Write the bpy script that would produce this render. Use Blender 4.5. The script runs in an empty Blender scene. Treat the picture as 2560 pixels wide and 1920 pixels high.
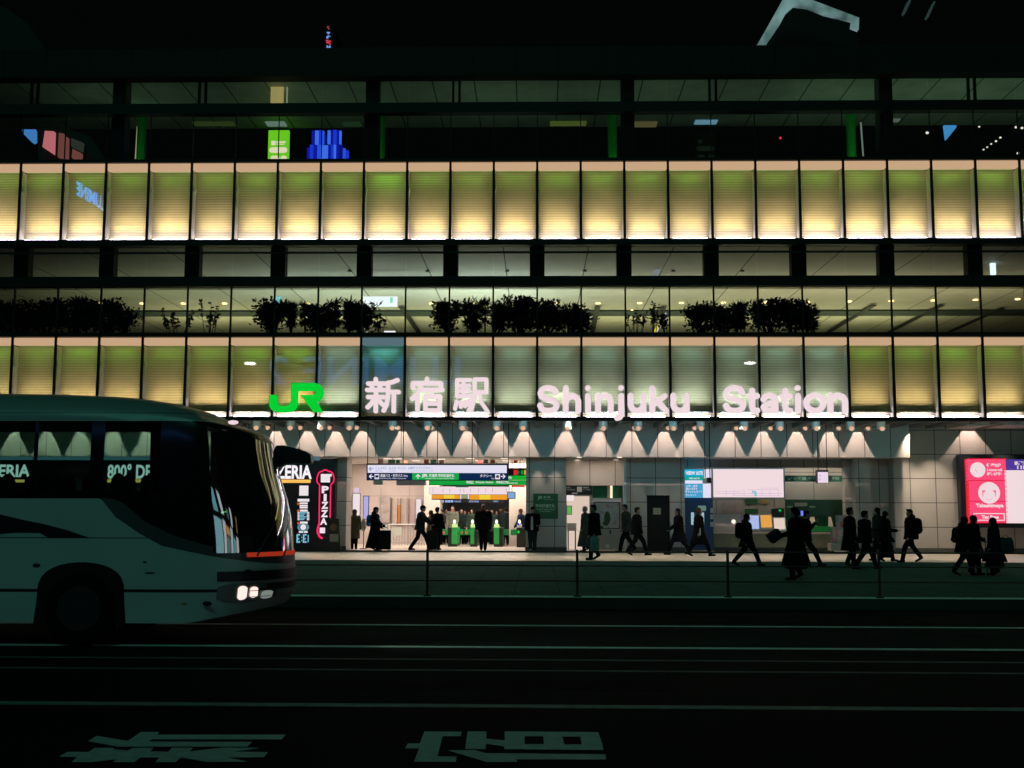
import bpy, bmesh, math, random
from mathutils import Vector, Matrix
random.seed(7)
SC = bpy.context.scene
COL = SC.collection
R = math.radians

# ------------------------------------------------------------------ camera
F = 2890.0                                   # focal length in photo pixels (2560 wide)
PITCH, YAW, ROLL = R(6.06), R(1.2531), R(-0.1531)
CAM = Vector((0.0, 0.0, 1.70))
cp, sp, cy, sy = math.cos(PITCH), math.sin(PITCH), math.cos(YAW), math.sin(YAW)
FW = Vector((-sy*cp, cy*cp, sp))
_r = Vector((cy, sy, 0)); _u = _r.cross(FW)
RT = _r*math.cos(ROLL) - _u*math.sin(ROLL)
UP = _r*math.sin(ROLL) + _u*math.cos(ROLL)
cam_data = bpy.data.cameras.new('camera'); cam_data.sensor_width = 36.0
cam_data.lens = F/2560*36.0; cam_data.clip_start = 0.1; cam_data.clip_end = 2000
cam = bpy.data.objects.new('camera', cam_data); COL.objects.link(cam)
M = Matrix((RT, UP, -FW)).transposed().to_4x4(); M.translation = CAM
cam.matrix_world = M
SC.camera = cam

# ------------------------------------------------------------------ night sky, city glow, exposure
W = bpy.data.worlds.new('World'); SC.world = W; W.use_nodes = True
bg = W.node_tree.nodes['Background']
bg.inputs['Color'].default_value = (0.55, 1.0, 0.85, 1); bg.inputs['Strength'].default_value = 0.0013
sun_d = bpy.data.lights.new('night_glow', 'SUN'); sun_d.energy = 0.24; sun_d.angle = R(25)
sun_d.color = (0.16, 1.0, 0.70)
sun = bpy.data.objects.new('night_glow', sun_d); COL.objects.link(sun)
sun.rotation_euler = (R(44), 0, R(-14))      # comes from behind the camera, high
SC.view_settings.view_transform = 'Standard'; SC.view_settings.look = 'None'
SC.view_settings.exposure = 0.0; SC.view_settings.gamma = 1.0
SC.cycles.use_denoising = True
SC.cycles.max_bounces = 6; SC.cycles.diffuse_bounces = 3; SC.cycles.glossy_bounces = 3
SC.cycles.transmission_bounces = 4; SC.cycles.transparent_max_bounces = 16
SC.cycles.sample_clamp_indirect = 3.0
SC.cycles.caustics_reflective = False; SC.cycles.caustics_refractive = False

def ray(u, v): return FW + RT*((u-1280)/F) + UP*((960-v)/F)
def at(u, v, Y):
    d = ray(u, v); return CAM + d*((Y-CAM.y)/d.y)
def gnd(u, v, z=0.0):
    d = ray(u, v); return CAM + d*((z-CAM.z)/d.z)
def ax(u, Y, v=1250): return at(u, v, Y).x
def az(v, Y, u=1280): return at(u, v, Y).z

# ------------------------------------------------------------------ helpers
ORG = {}
class MB:
    def __init__(s): s.v = []; s.f = []; s.m = []
    def add(s, vs, fs, m=0):
        o = len(s.v); s.v += [Vector(p) for p in vs]
        for f in fs: s.f.append([i+o for i in f]); s.m.append(m)
        return s
    def box(s, x0, x1, y0, y1, z0, z1, m=0):
        return s.add([(x0,y0,z0),(x1,y0,z0),(x1,y1,z0),(x0,y1,z0),(x0,y0,z1),(x1,y0,z1),(x1,y1,z1),(x0,y1,z1)],
              [(0,3,2,1),(4,5,6,7),(0,1,5,4),(1,2,6,5),(2,3,7,6),(3,0,4,7)], m)
    def obox(s, c, ex, ey, ez, hx, hy, hz, m=0):
        c = Vector(c); P = []
        for k in (-1,1):
            for (i,j) in ((-1,-1),(1,-1),(1,1),(-1,1)): P.append(c+ex*hx*i+ey*hy*j+ez*hz*k)
        return s.add(P, [(0,3,2,1),(4,5,6,7),(0,1,5,4),(1,2,6,5),(2,3,7,6),(3,0,4,7)], m)
    def quad(s, a, b, c, d, m=0): return s.add([a,b,c,d], [(0,1,2,3)], m)
    def bar(s, p, q, w, m=0):
        p, q = Vector(p), Vector(q); d = (q-p); L = d.length; d.normalize()
        a = d.orthogonal().normalized(); b = d.cross(a)
        return s.obox((p+q)/2, a, b, d, w/2, w/2, L/2, m)
    def tube(s, p, q, r0, r1=None, n=10, m=0, cap=True):
        if r1 is None: r1 = r0
        p, q = Vector(p), Vector(q); d = (q-p).normalized(); a = d.orthogonal().normalized(); b = d.cross(a)
        vs = []
        for c, r in ((p,r0),(q,r1)):
            for k in range(n):
                t = 2*math.pi*k/n; vs.append(c+(a*math.cos(t)+b*math.sin(t))*r)
        fs = [(k,(k+1)%n,n+(k+1)%n,n+k) for k in range(n)]
        if cap: fs += [tuple(range(n-1,-1,-1)), tuple(range(n,2*n))]
        return s.add(vs, fs, m)
    def caps(s, p, q, r0, r1, n=12, m=0):               # tapered capsule
        p, q = Vector(p), Vector(q); d = q-p
        d = d.normalized() if d.length > 1e-6 else Vector((0,0,1))
        a = d.orthogonal().normalized(); b = d.cross(a); rings = []
        for c, r, angs in ((p,r0,(-80,-50,-20)), (q,r1,(20,50,80))):
            for g in angs: rings.append((c+d*r*math.sin(R(g)), r*math.cos(R(g))))
        vs = [p-d*r0]
        for c, r in rings:
            for k in range(n):
                t = 2*math.pi*k/n; vs.append(c+(a*math.cos(t)+b*math.sin(t))*r)
        vs.append(q+d*r1); fs = []
        for k in range(n): fs.append((0, 1+(k+1)%n, 1+k))
        for j in range(len(rings)-1):
            for k in range(n):
                A = 1+j*n; B = A+n; fs.append((A+k, A+(k+1)%n, B+(k+1)%n, B+k))
        A = 1+(len(rings)-1)*n; E = len(vs)-1
        for k in range(n): fs.append((A+k, A+(k+1)%n, E))
        return s.add(vs, fs, m)
    def ell(s, c, rx, ry, rz, n=14, k=9, m=0, rot=None):
        c = Vector(c); vs = []; fs = []
        P = [Vector((0,0,-rz))]
        for j in range(1,k):
            g = -math.pi/2+math.pi*j/k
            for i in range(n):
                t = 2*math.pi*i/n; P.append(Vector((rx*math.cos(g)*math.cos(t), ry*math.cos(g)*math.sin(t), rz*math.sin(g))))
        P.append(Vector((0,0,rz)))
        if rot: P = [rot @ q for q in P]
        for i in range(n): fs.append((0,1+(i+1)%n,1+i))
        for j in range(k-2):
            for i in range(n):
                A = 1+j*n; B = A+n; fs.append((A+i,A+(i+1)%n,B+(i+1)%n,B+i))
        A = 1+(k-2)*n; E = len(P)-1
        for i in range(n): fs.append((A+i,A+(i+1)%n,E))
        return s.add([c+q for q in P], fs, m)
    def loft(s, rings, m=0):                            # list of equal-length closed rings
        n = len(rings[0]); vs = [p for r in rings for p in r]; fs = []
        for j in range(len(rings)-1):
            for k in range(n): fs.append((j*n+k, j*n+(k+1)%n, (j+1)*n+(k+1)%n, (j+1)*n+k))
        fs += [tuple(range(n-1,-1,-1)), tuple(range((len(rings)-1)*n, len(rings)*n))]
        return s.add(vs, fs, m)
    def prism(s, pts, d, m=0):                          # planar polygon extruded by vector d (concave ok)
        pts = [Vector(p) for p in pts]; d = Vector(d); n = len(pts)
        from mathutils.geometry import tessellate_polygon
        tri = tessellate_polygon([pts]); o = len(s.v)
        s.v += pts + [p+d for p in pts]
        for t in tri:
            s.f.append([o+i for i in t]); s.m.append(m)
            s.f.append([o+n+i for i in reversed(t)]); s.m.append(m)
        for k in range(n): s.f.append([o+k,o+(k+1)%n,o+n+(k+1)%n,o+n+k]); s.m.append(m)
        return s
    def build(s, name, mats, parent=None, smooth=False, fix=True, origin=None, weld=False):
        if not isinstance(mats, (list,tuple)): mats = [mats]
        if origin is None:
            xs = [p.x for p in s.v]; ys = [p.y for p in s.v]; zs = [p.z for p in s.v]
            origin = Vector(((min(xs)+max(xs))/2, (min(ys)+max(ys))/2, min(zs)))
        me = bpy.data.meshes.new(name)
        me.from_pydata([p-origin for p in s.v], [], s.f)
        for m in mats: me.materials.append(m)
        me.polygons.foreach_set('material_index', s.m)
        if smooth: me.polygons.foreach_set('use_smooth', [True]*len(me.polygons))
        if fix:
            bm = bmesh.new(); bm.from_mesh(me)
            if weld: bmesh.ops.remove_doubles(bm, verts=bm.verts[:], dist=1e-4)
            bmesh.ops.recalc_face_normals(bm, faces=bm.faces[:]); bm.to_mesh(me); bm.free()
        me.update()
        o = bpy.data.objects.new(name, me); COL.objects.link(o)
        ORG[o.name] = Vector(origin)
        if parent: o.parent = parent; o.location = origin-ORG[parent.name]
        else: o.location = origin
        return o

def tag(o, label=None, cat=None, group=None, kind=None):
    if label: o['label'] = label
    if cat: o['category'] = cat
    if group: o['group'] = group
    if kind: o['kind'] = kind
    return o
def thing(name, label, cat, loc, group=None):
    o = bpy.data.objects.new(name, None); COL.objects.link(o)
    o.location = loc; o.empty_display_size = 0.1; ORG[o.name] = Vector(loc)
    return tag(o, label, cat, group)
def dup(o, shift, parent=None):                          # copies a thing / part with everything below it
    c = o.copy(); COL.objects.link(c); ORG[c.name] = ORG[o.name]+Vector(shift)
    if parent: c.parent = parent; c.location = o.location
    else: c.location = o.location+Vector(shift)
    for ch in [x for x in o.children]: dup(ch, shift, c)
    return c
def dup_part(o, shift):                                  # a further copy of a part on the same thing
    c = dup(o, shift); c.parent = o.parent; c.location = o.location+Vector(shift); return c

# ------------------------------------------------------------------ materials
def mat(name, col, rough=0.6, metal=0.0, noise=0.0, nscale=4.0, emit=None, es=1.0, spec=0.5, bump=0.0, coat=0.0):
    m = bpy.data.materials.new(name); m.use_nodes = True; nt = m.node_tree; b = nt.nodes['Principled BSDF']
    b.inputs['Base Color'].default_value = (*col,1); b.inputs['Roughness'].default_value = rough
    b.inputs['Metallic'].default_value = metal; b.inputs['Specular IOR Level'].default_value = spec
    b.inputs['Coat Weight'].default_value = coat
    if emit:
        b.inputs['Emission Color'].default_value = (*emit,1); b.inputs['Emission Strength'].default_value = es
    if noise > 0 or bump > 0:
        tc = nt.nodes.new('ShaderNodeTexCoord'); nz = nt.nodes.new('ShaderNodeTexNoise')
        nz.inputs['Scale'].default_value = nscale; nz.inputs['Detail'].default_value = 6
        nt.links.new(tc.outputs['Object'], nz.inputs['Vector'])
        if noise > 0:
            mr = nt.nodes.new('ShaderNodeMapRange')
            mr.inputs['From Min'].default_value = 0.3; mr.inputs['From Max'].default_value = 0.7
            mr.inputs['To Min'].default_value = 1-noise; mr.inputs['To Max'].default_value = 1+noise
            mx = nt.nodes.new('ShaderNodeMix'); mx.data_type = 'RGBA'; mx.blend_type = 'MULTIPLY'
            mx.inputs[0].default_value = 1.0; mx.inputs[6].default_value = (*col,1)
            nt.links.new(nz.outputs['Fac'], mr.inputs['Value']); nt.links.new(mr.outputs['Result'], mx.inputs[7])
            nt.links.new(mx.outputs[2], b.inputs['Base Color'])
        if bump > 0:
            bp = nt.nodes.new('ShaderNodeBump'); bp.inputs['Strength'].default_value = bump; bp.inputs['Distance'].default_value = 0.02
            nt.links.new(nz.outputs['Fac'], bp.inputs['Height']); nt.links.new(bp.outputs['Normal'], b.inputs['Normal'])
    return m
def lamp_mat(name, col, s=1.0):
    m = bpy.data.materials.new(name); m.use_nodes = True; nt = m.node_tree; nt.nodes.clear()
    e = nt.nodes.new('ShaderNodeEmission'); e.inputs[0].default_value = (*col,1); e.inputs[1].default_value = s
    o = nt.nodes.new('ShaderNodeOutputMaterial'); nt.links.new(e.outputs[0], o.inputs[0]); return m
def s2l(r, g, b):
    f = lambda c: (c/255/12.92) if c/255 <= 0.04045 else ((c/255+0.055)/1.055)**2.4
    return (f(r), f(g), f(b))
def scr(name, r, g, b, s=1.0): return lamp_mat(name, s2l(r,g,b), s)     # a lit screen / backlit sign of that display colour
def glass_mat(name, tint, refl, rough=0.02):
    m = bpy.data.materials.new(name); m.use_nodes = True; nt = m.node_tree; nt.nodes.clear()
    t = nt.nodes.new('ShaderNodeBsdfTransparent'); t.inputs[0].default_value = (*tint,1)
    g = nt.nodes.new('ShaderNodeBsdfGlossy'); g.inputs['Roughness'].default_value = rough; g.inputs[0].default_value = (1,1,1,1)
    fr = nt.nodes.new('ShaderNodeFresnel'); fr.inputs[0].default_value = 1.5
    mu = nt.nodes.new('ShaderNodeMath'); mu.operation = 'MULTIPLY'; mu.inputs[1].default_value = refl/0.04; mu.use_clamp = True
    mx = nt.nodes.new('ShaderNodeMixShader'); o = nt.nodes.new('ShaderNodeOutputMaterial')
    nt.links.new(fr.outputs[0], mu.inputs[0]); nt.links.new(mu.outputs[0], mx.inputs[0])
    nt.links.new(t.outputs[0], mx.inputs[1]); nt.links.new(g.outputs[0], mx.inputs[2]); nt.links.new(mx.outputs[0], o.inputs[0]); return m
def panel_mat(name, col, joint, px, pz, x0=0.0, z0=0.0, w=0.014, rough=0.6, noise=0.06, axis='XZ', spec=0.4):
    """cladding with a grid of narrow joints, in metres of world space"""
    m = bpy.data.materials.new(name); m.use_nodes = True; nt = m.node_tree; b = nt.nodes['Principled BSDF']
    b.inputs['Roughness'].default_value = rough; b.inputs['Specular IOR Level'].default_value = spec
    ge = nt.nodes.new('ShaderNodeNewGeometry'); se = nt.nodes.new('ShaderNodeSeparateXYZ'); nt.links.new(ge.outputs['Position'], se.inputs[0])
    def mth(op, a, bb=None):
        n = nt.nodes.new('ShaderNodeMath'); n.operation = op
        for i, q in enumerate((a, bb)):
            if q is None: continue
            if isinstance(q, (int,float)): n.inputs[i].default_value = q
            else: nt.links.new(q, n.inputs[i])
        return n.outputs[0]
    fac = None
    for k, (ch, per, off) in enumerate(((axis[0],px,x0),(axis[1],pz,z0))):
        if not per: continue
        fr = mth('FRACT', mth('DIVIDE', mth('SUBTRACT', se.outputs[ch], off), per))
        d = mth('LESS_THAN', mth('ABSOLUTE', mth('SUBTRACT', fr, 0.5)), w/per*0.5+0.0)
        fac = d if fac is None else mth('MAXIMUM', fac, d)
    nz = nt.nodes.new('ShaderNodeTexNoise'); nz.inputs['Scale'].default_value = 1.3; nz.inputs['Detail'].default_value = 5
    nt.links.new(ge.outputs['Position'], nz.inputs['Vector'])
    mr = nt.nodes.new('ShaderNodeMapRange'); mr.inputs['From Min'].default_value = .3; mr.inputs['From Max'].default_value = .7
    mr.inputs['To Min'].default_value = 1-noise; mr.inputs['To Max'].default_value = 1+noise; nt.links.new(nz.outputs['Fac'], mr.inputs['Value'])
    m1 = nt.nodes.new('ShaderNodeMix'); m1.data_type = 'RGBA'; m1.blend_type = 'MULTIPLY'; m1.inputs[0].default_value = 1
    m1.inputs[6].default_value = (*col,1); nt.links.new(mr.outputs[0], m1.inputs[7])
    m2 = nt.nodes.new('ShaderNodeMix'); m2.data_type = 'RGBA'; m2.inputs[7].default_value = (*joint,1)
    nt.links.new(fac, m2.inputs[0]); nt.links.new(m1.outputs[2], m2.inputs[6]); nt.links.new(m2.outputs[2], b.inputs['Base Color'])
    return m

K = {}
K['asphalt'] = mat('asphalt', (.005,.012,.012), .95, noise=.35, nscale=.7, bump=.15, spec=.03)
K['paving'] = panel_mat('paving', (.024,.115,.098), (.010,.05,.045), .9, .9, w=.02, axis='XY', noise=.22, rough=.9, spec=.06)
K['tile_floor'] = panel_mat('tile_floor', (.62,.55,.47), (.40,.34,.28), .6, .6, w=.012, axis='XY', noise=.08, rough=.35)
K['kerb'] = mat('kerb_concrete', (.16,.18,.16), .8, noise=.2, nscale=3)
K['paint'] = mat('road_paint', (.60,.80,.73), .8, noise=.14, nscale=9, spec=.2)
K['worn'] = mat('worn_road_paint', (.07,.12,.105), .8, noise=.6, nscale=1.6)
K['dark'] = mat('dark_aluminium', (.014,.016,.016), .5, spec=.25)
K['black'] = mat('black_paint', (.008,.009,.011), .4)
K['clad'] = panel_mat('wall_cladding', (.50,.46,.42), (.10,.10,.09), .965, .92, x0=ax(2341,44.4)-.4825, z0=az(1257,44.4,2300)-.46, w=.03)
K['fascia'] = panel_mat('fascia_cladding', (.55,.52,.49), (.09,.09,.09), .965, 0, x0=ax(2341,44.4)-.4825, w=.03)
K['soffit'] = panel_mat('soffit_metal', (.22,.24,.25), (.04,.04,.04), 1.476, 0, w=.03, rough=.45)
K['plinth'] = mat('dark_stone_plinth', (.05,.06,.055), .5, noise=.2)
K['roofclad'] = panel_mat('dark_roof_cladding', (.026,.024,.024), (.010,.011,.011), 1.476, 0, w=.03, rough=.6, spec=.15)
K['ceil'] = panel_mat('interior_ceiling', (.60,.58,.53), (.12,.12,.11), 2.95, 0, x0=.3, w=.05)
K['white'] = mat('white_enamel', (.75,.74,.72), .4)
K['steel'] = mat('brushed_steel', (.45,.46,.47), .35, .8)
K['grey'] = mat('grey_plaster', (.36,.35,.33), .7, noise=.08)
K['beige'] = mat('beige_wall', (.66,.58,.51), .6, noise=.05)
K['glass'] = glass_mat('window_glass', (.93,.97,.95), .06)
K['letter'] = scr('lit_letter_face', 240, 218, 222)
K['backspill'] = lamp_mat('letter_back_spill', (.62,.85,1.0), 1.3)  # glowing letter backs, added to spill blue onto the panels
K['jrgreen'] = scr('lit_green_face', 6, 205, 52)
K['navy'] = scr('lit_navy_panel', 14, 40, 78)
K['signwhite'] = scr('lit_white_panel', 226, 222, 240)
K['signgreen'] = scr('lit_green_panel', 22, 165, 78)
K['txt'] = scr('lit_white_lettering', 232, 226, 232)

_txt = {}
def glyphs(body, bold=0.0, ext=0.0):
    key = (body, bold, ext)
    if key in _txt: return _txt[key]
    c = bpy.data.curves.new('lettering', 'FONT'); c.body = body; c.offset = bold; c.extrude = ext; c.resolution_u = 3
    o = bpy.data.objects.new('lettering', c)
    me = o.to_mesh(); vs = [v.co.copy() for v in me.vertices]; fs = [list(p.vertices) for p in me.polygons]
    o.to_mesh_clear(); bpy.data.objects.remove(o); bpy.data.curves.remove(c)
    _txt[key] = (vs, fs); return _txt[key]
def put_text(mb, body, origin, ex, ez, w, h, m=0, bold=0.015, ext=0.0, keep=False):
    """fits a line of lettering in the rectangle origin + ex*w, ez*h (ex, ez unit vectors; ey = ez x ex)"""
    vs, fs = glyphs(body, bold, 0.0)
    if not vs: return
    x0 = min(v.x for v in vs); x1 = max(v.x for v in vs); y0 = min(v.y for v in vs); y1 = max(v.y for v in vs)
    sx = w/max(x1-x0,1e-6); sz = h/max(y1-y0,1e-6)
    if keep: sx = min(sx, sz*1.1)
    mb.add([Vector(origin)+ex*((v.x-x0)*sx)+ez*((v.y-y0)*sz) for v in vs], fs, m)
EX, EY, EZ = Vector((1,0,0)), Vector((0,1,0)), Vector((0,0,1))
def text_at(mb, body, u0, v0, u1, v1, Y, m=0, bold=0.015):
    a = at(u0, v1, Y); b = at(u1, v0, Y)
    put_text(mb, body, a, EX, EZ, b.x-a.x, b.z-a.z, m, bold)
def rect_at(mb, u0, v0, u1, v1, Y, th, m=0):             # a slab whose front face covers that part of the plane y = Y
    a = at(u0, v1, Y); b = at(u1, v0, Y); mb.box(a.x, b.x, Y, Y+th, a.z, b.z, m)
def arrow(mb, u, v, s, Y, d, m=0):
    c = at(u, v, Y); k = s/F*Y
    P = [(-1,0),(0,1),(.25,.75),(-.3,.18),(1,.18),(1,-.18),(-.3,-.18),(.25,-.75),(0,-1)]
    if d == 'r': P = [(-x,y) for x,y in P]
    if d == 'u': P = [(y,-x) for x,y in P]
    mb.prism([c+EX*x*k+EZ*y*k for x,y in P], (0,.004,0), m)
def spot(name, loc, aim, power, col, angle, blend=.1, rad=.04):
    l = bpy.data.lights.new(name, 'SPOT'); l.energy = power; l.color = col; l.spot_size = R(angle); l.spot_blend = blend; l.shadow_soft_size = rad
    o = bpy.data.objects.new(name, l); COL.objects.link(o); o.location = loc
    o.rotation_euler = (Vector(aim)-Vector(loc)).to_track_quat('-Z','Y').to_euler(); return o
def area(name, loc, aim, sx, sy_, power, col):
    l = bpy.data.lights.new(name, 'AREA'); l.shape = 'RECTANGLE'; l.size = sx; l.size_y = sy_; l.energy = power; l.color = col
    o = bpy.data.objects.new(name, l); COL.objects.link(o); o.location = loc
    d = Vector(aim)-Vector(loc); o.rotation_euler = d.to_track_quat('-Z','Y').to_euler(); return o
# ================================================================== setting: ground, road, pavement
YF, YW = 38.3, 44.4           # facade of the lit bands, street wall under the canopy
PZ = -0.20                    # road level below the pavement
def struct(mb, name, m): return tag(mb.build(name, m), kind='structure')
struct(MB().box(-600,600,-400,700,-0.40,-0.36), 'ground', mat('bare_ground', (.03,.032,.03), .9, noise=.2))
struct(MB().box(-160,160,-24,22.05,-0.34,PZ), 'road', K['asphalt'])
struct(MB().box(-160,160,22.25,36.9,-0.34,0.0), 'pavement', K['paving'])
struct(MB().box(-160,160,22.05,22.25,-0.34,0.006), 'kerb', mat('dark_kerb', (.010,.022,.015), .8, noise=.9, nscale=.25))
struct(MB().box(-160,160,22.055,22.36,0.006,0.014), 'kerb_highlight', K['paint'])  # pale strip paints the highlight along the kerb edge
struct(MB().box(-160,160,-40,-24,-0.34,0.0), 'pavement', K['paving'])
struct(MB().box(-60,60,36.9,66,-0.30,0.004), 'tiled_floor', K['tile_floor'])
def lane(v, w, m, name, y=None):
    Y = gnd(1280, v, PZ).y; s = MB()
    return struct(s.box(-90,90,Y-w/2,Y+w/2,PZ+.001,PZ+.005), name, m)
lane(1564, .13, K['paint'], 'lane_line'); lane(1618.5, .16, K['paint'], 'lane_line')
lane(1650, .10, K['worn'], 'worn_lane_line'); lane(1677, .10, K['worn'], 'worn_lane_line')
K['paint2'] = mat('dull_road_paint', (.20,.31,.27), .8, noise=.25, nscale=7)
lane(1766, .17, K['paint2'], 'lane_line')
ya, yb = gnd(1280,1617,PZ).y+.1, gnd(1280,1566,PZ).y-.08
struct(MB().box(-120,120,ya,yb,PZ+.001,PZ+.003), 'asphalt_strip', mat('newer_asphalt', (.007,.022,.020), .95, noise=.5, nscale=.5, spec=.02))
for x0_,x1_,v0_,v1_ in ((-2.6,1.4,1700,1725),(2.2,6.5,1538,1556),(-7,-3.5,1795,1815)):
    a_, b_ = gnd(1280,v1_,PZ).y, gnd(1280,v0_,PZ).y
    struct(MB().box(x0_,x1_,a_,b_,PZ+.001,PZ+.0035), 'asphalt_patch', mat('patched_asphalt', (.004,.008,.008), .95, noise=.5, nscale=2, spec=.02))

# painted characters on the near lane, traced and laid on the asphalt
def px8(l): return [(120+x/3.456, 1800+y/3.456) for x,y in l]
def px6(l): return [(640+x/3.456, 1440+y/3.456) for x,y in l]
def px7(l): return [(1280+x/3.456, 1440+y/3.456) for x,y in l]
CH1 = [px8(l) for l in (
 [(350,180),(420,137),(690,180),(805,103),(960,103),(940,126),(2052,126),(2020,163),(905,163),(860,186),(1762,188),(1722,226),(600,226)],
 [(100,314),(165,275),(350,275),(405,240),(560,240),(580,255),(690,262),(735,240),(910,240),(880,270),(1040,274),(1070,240),(1250,240),(1222,270),(1520,238),(1820,240),(1580,272),
  (1900,277),(1865,318),(1530,320),(1715,356),(1370,358),(1170,322),(1140,326),(1105,360),(930,360),(965,320),(800,320),(745,360),(565,360),(600,335),(370,360),(205,360),(255,316)])]
CH2 = [px6(l) for l in (
 [(1290,1485),(1312,1446),(1415,1446),(1455,1343),(1778,1345),(1770,1380),(1612,1380),(1567,1557),(1733,1560),(1726,1602),(1365,1600),(1412,1485)],
 [(1828,1343),(1992,1343),(1988,1405),(2150,1420),(2148,1343),(2212,1343),(2320,1343),(2320,1492),(2150,1494),(2140,1468),(1988,1445),(1984,1492),(1808,1490)],
 [(1665,1505),(1890,1503),(1980,1530),(3020,1540),(3026,1582),(2240,1580),(2258,1602),(1995,1603)])]
CH2 += [px7(l) for l in ([(108,1343),(745,1349),(757,1384),(590,1384),(435,1384),(270,1381),(108,1381)],
 [(108,1452),(275,1452),(450,1456),(605,1455),(780,1457),(790,1500),(108,1494)],
 [(270,1381),(435,1384),(452,1456),(276,1452)], [(588,1384),(757,1384),(782,1457),(605,1455)])]
mk = MB(); 
for k, polys in enumerate((CH1, CH2)):
    mb = MB()
    for q, pl in enumerate(polys):
        z = PZ+.004+.0006*q
        mb.prism([gnd(u, v, z) for u, v in pl], (0,0,-.003))
    struct(mb, 'painted_road_character', K['paint'])

# ================================================================== station building
BLD = thing('station_building', 'wide dark station building with two glowing bands of backlit panels and canopy', 'station', (0,YF,0))
P = 1.476; ZL0, ZL1, ZU0, ZU1 = 4.674, 7.363, 10.70, 13.42
IR = range(-17, 17)
def bld(mb, name, m, **k): return mb.build(name, m, BLD, **k)
# --- floors, slabs and dark shell
XL, XR = -40.0, 40.0
sh = MB()
sh.box(XL,XR,YF+.46,62,4.86,4.98).box(XL,XR,YF+.46,62,7.25,7.35)                  # canopy deck, floor slab
sh.box(XL,XR,YF+.46,62,10.75,13.30).box(XL,XR,62,62.4,4.98,13.3)                    # deep slab behind the upper band, rear wall
sh.box(XL,XR,YF+.44,YF+.46,ZL0+.02,ZL1-.02).box(XL,XR,YF+.44,YF+.46,ZU0+.02,ZU1-.02)
bld(sh, 'floor_slab', K['dark'])
zt = [az(v, YF) for v in (190, 255, 280)]
ztop = az(118, YF)
Z3 = zt[0]+.15
Y3 = CAM.y+(ray(1280,318).y)*(Z3-CAM.z)/ray(1280,318).z
bld(MB().box(XL,XR,YF-.05,YF+.5,zt[0]+.02,ztop), 'roof_fascia', K['roofclad'])
bld(MB().box(XL,XR,YF+.5,Y3+.1,ztop-.5,ztop-.3), 'roof', K['dark'])
bld(MB().box(XL,XR,YF+.1,Y3,Z3,Z3+.1), 'ceiling', panel_mat('upper_ceiling', (.50,.56,.50), (.08,.10,.09), 1.476, 0, w=.05, noise=.15))
bld(MB().box(XL,XR,YF+.46,YF+24,ZU1+.12,ZU1+.16), 'terrace_deck', K['plinth'])
bld(MB().box(XL,XR,YF+.5,YF+8,10.62,10.72), 'ceiling', K['ceil'])
bld(MB().box(XL,XR,YF+8,61.9,10.5,10.6).box(XL,XR,YF+7.98,YF+8.0,10.48,10.74), 'ceiling', panel_mat('rear_ceiling', (.66,.62,.50), (.16,.15,.12), 2.95, 0, x0=.3, w=.05))
bld(MB().box(XL,XR,51.3,52.6,10.42,10.49), 'ceiling_beam', mat('dark_ceiling_beam', (.05,.07,.06), .6))
dk = mat('dark_ceiling_slot', (.03,.035,.035), .6)
for u0,v0,u1,v1 in ((1003,768,1048,833),(1494,768,1480,833),(2185,764,2070,832),(2355,764,2225,830),(2505,772,2375,830),(1660,768,1640,800)):
    a = at(u0,v0,50); b = at(u1,v1,50)
    def on(u,v,z=10.40):
        d = ray(u,v); return CAM+d*((z-CAM.z)/d.z)
    p, q = on(u0,v0), on(u1,v1)
    bld(MB().prism([p-EX*.12,p+EX*.12,q+EX*.12,q-EX*.12],(0,0,.03)), 'ceiling_slot', dk)
# --- ceiling downlights of the middle storey
dl = lamp_mat('downlight_glow', (1.0,.72,.30), 3.0)
def onc(u, v, z): 
    d = ray(u,v); return CAM+d*((z-CAM.z)/d.z)
for k in range(-13, 12):
    u = 1495+104.3*k*(1+.0006*k)
    if u < -30 or u > 2580: continue
    p = onc(u, 760-(.000006*(u-1200)**2 if u > 1200 else 0), 10.46)
    bld(MB().tube(p, p+EZ*.04, .11, .10, 12), 'downlight', dl)
for u in (1410,1580,2080,2248,2418,1092):
    p = onc(u, 777, 10.46); bld(MB().tube(p, p+EZ*.04, .08, .08, 10), 'downlight', dl)
for u in (1045,1480,1640,2078,2246,2413):                       # small dark sprinkler heads
    p = onc(u, 725, 10.58); bld(MB().tube(p, p+EZ*.05, .09, .05, 8), 'ceiling_vent', dk)
for u in (874,1069,1268,1462,1683,1856): 
    p = onc(u, 679, 10.56); bld(MB().tube(p, p+EZ*.06, .09, .05, 8), 'ceiling_vent', dk)

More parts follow.
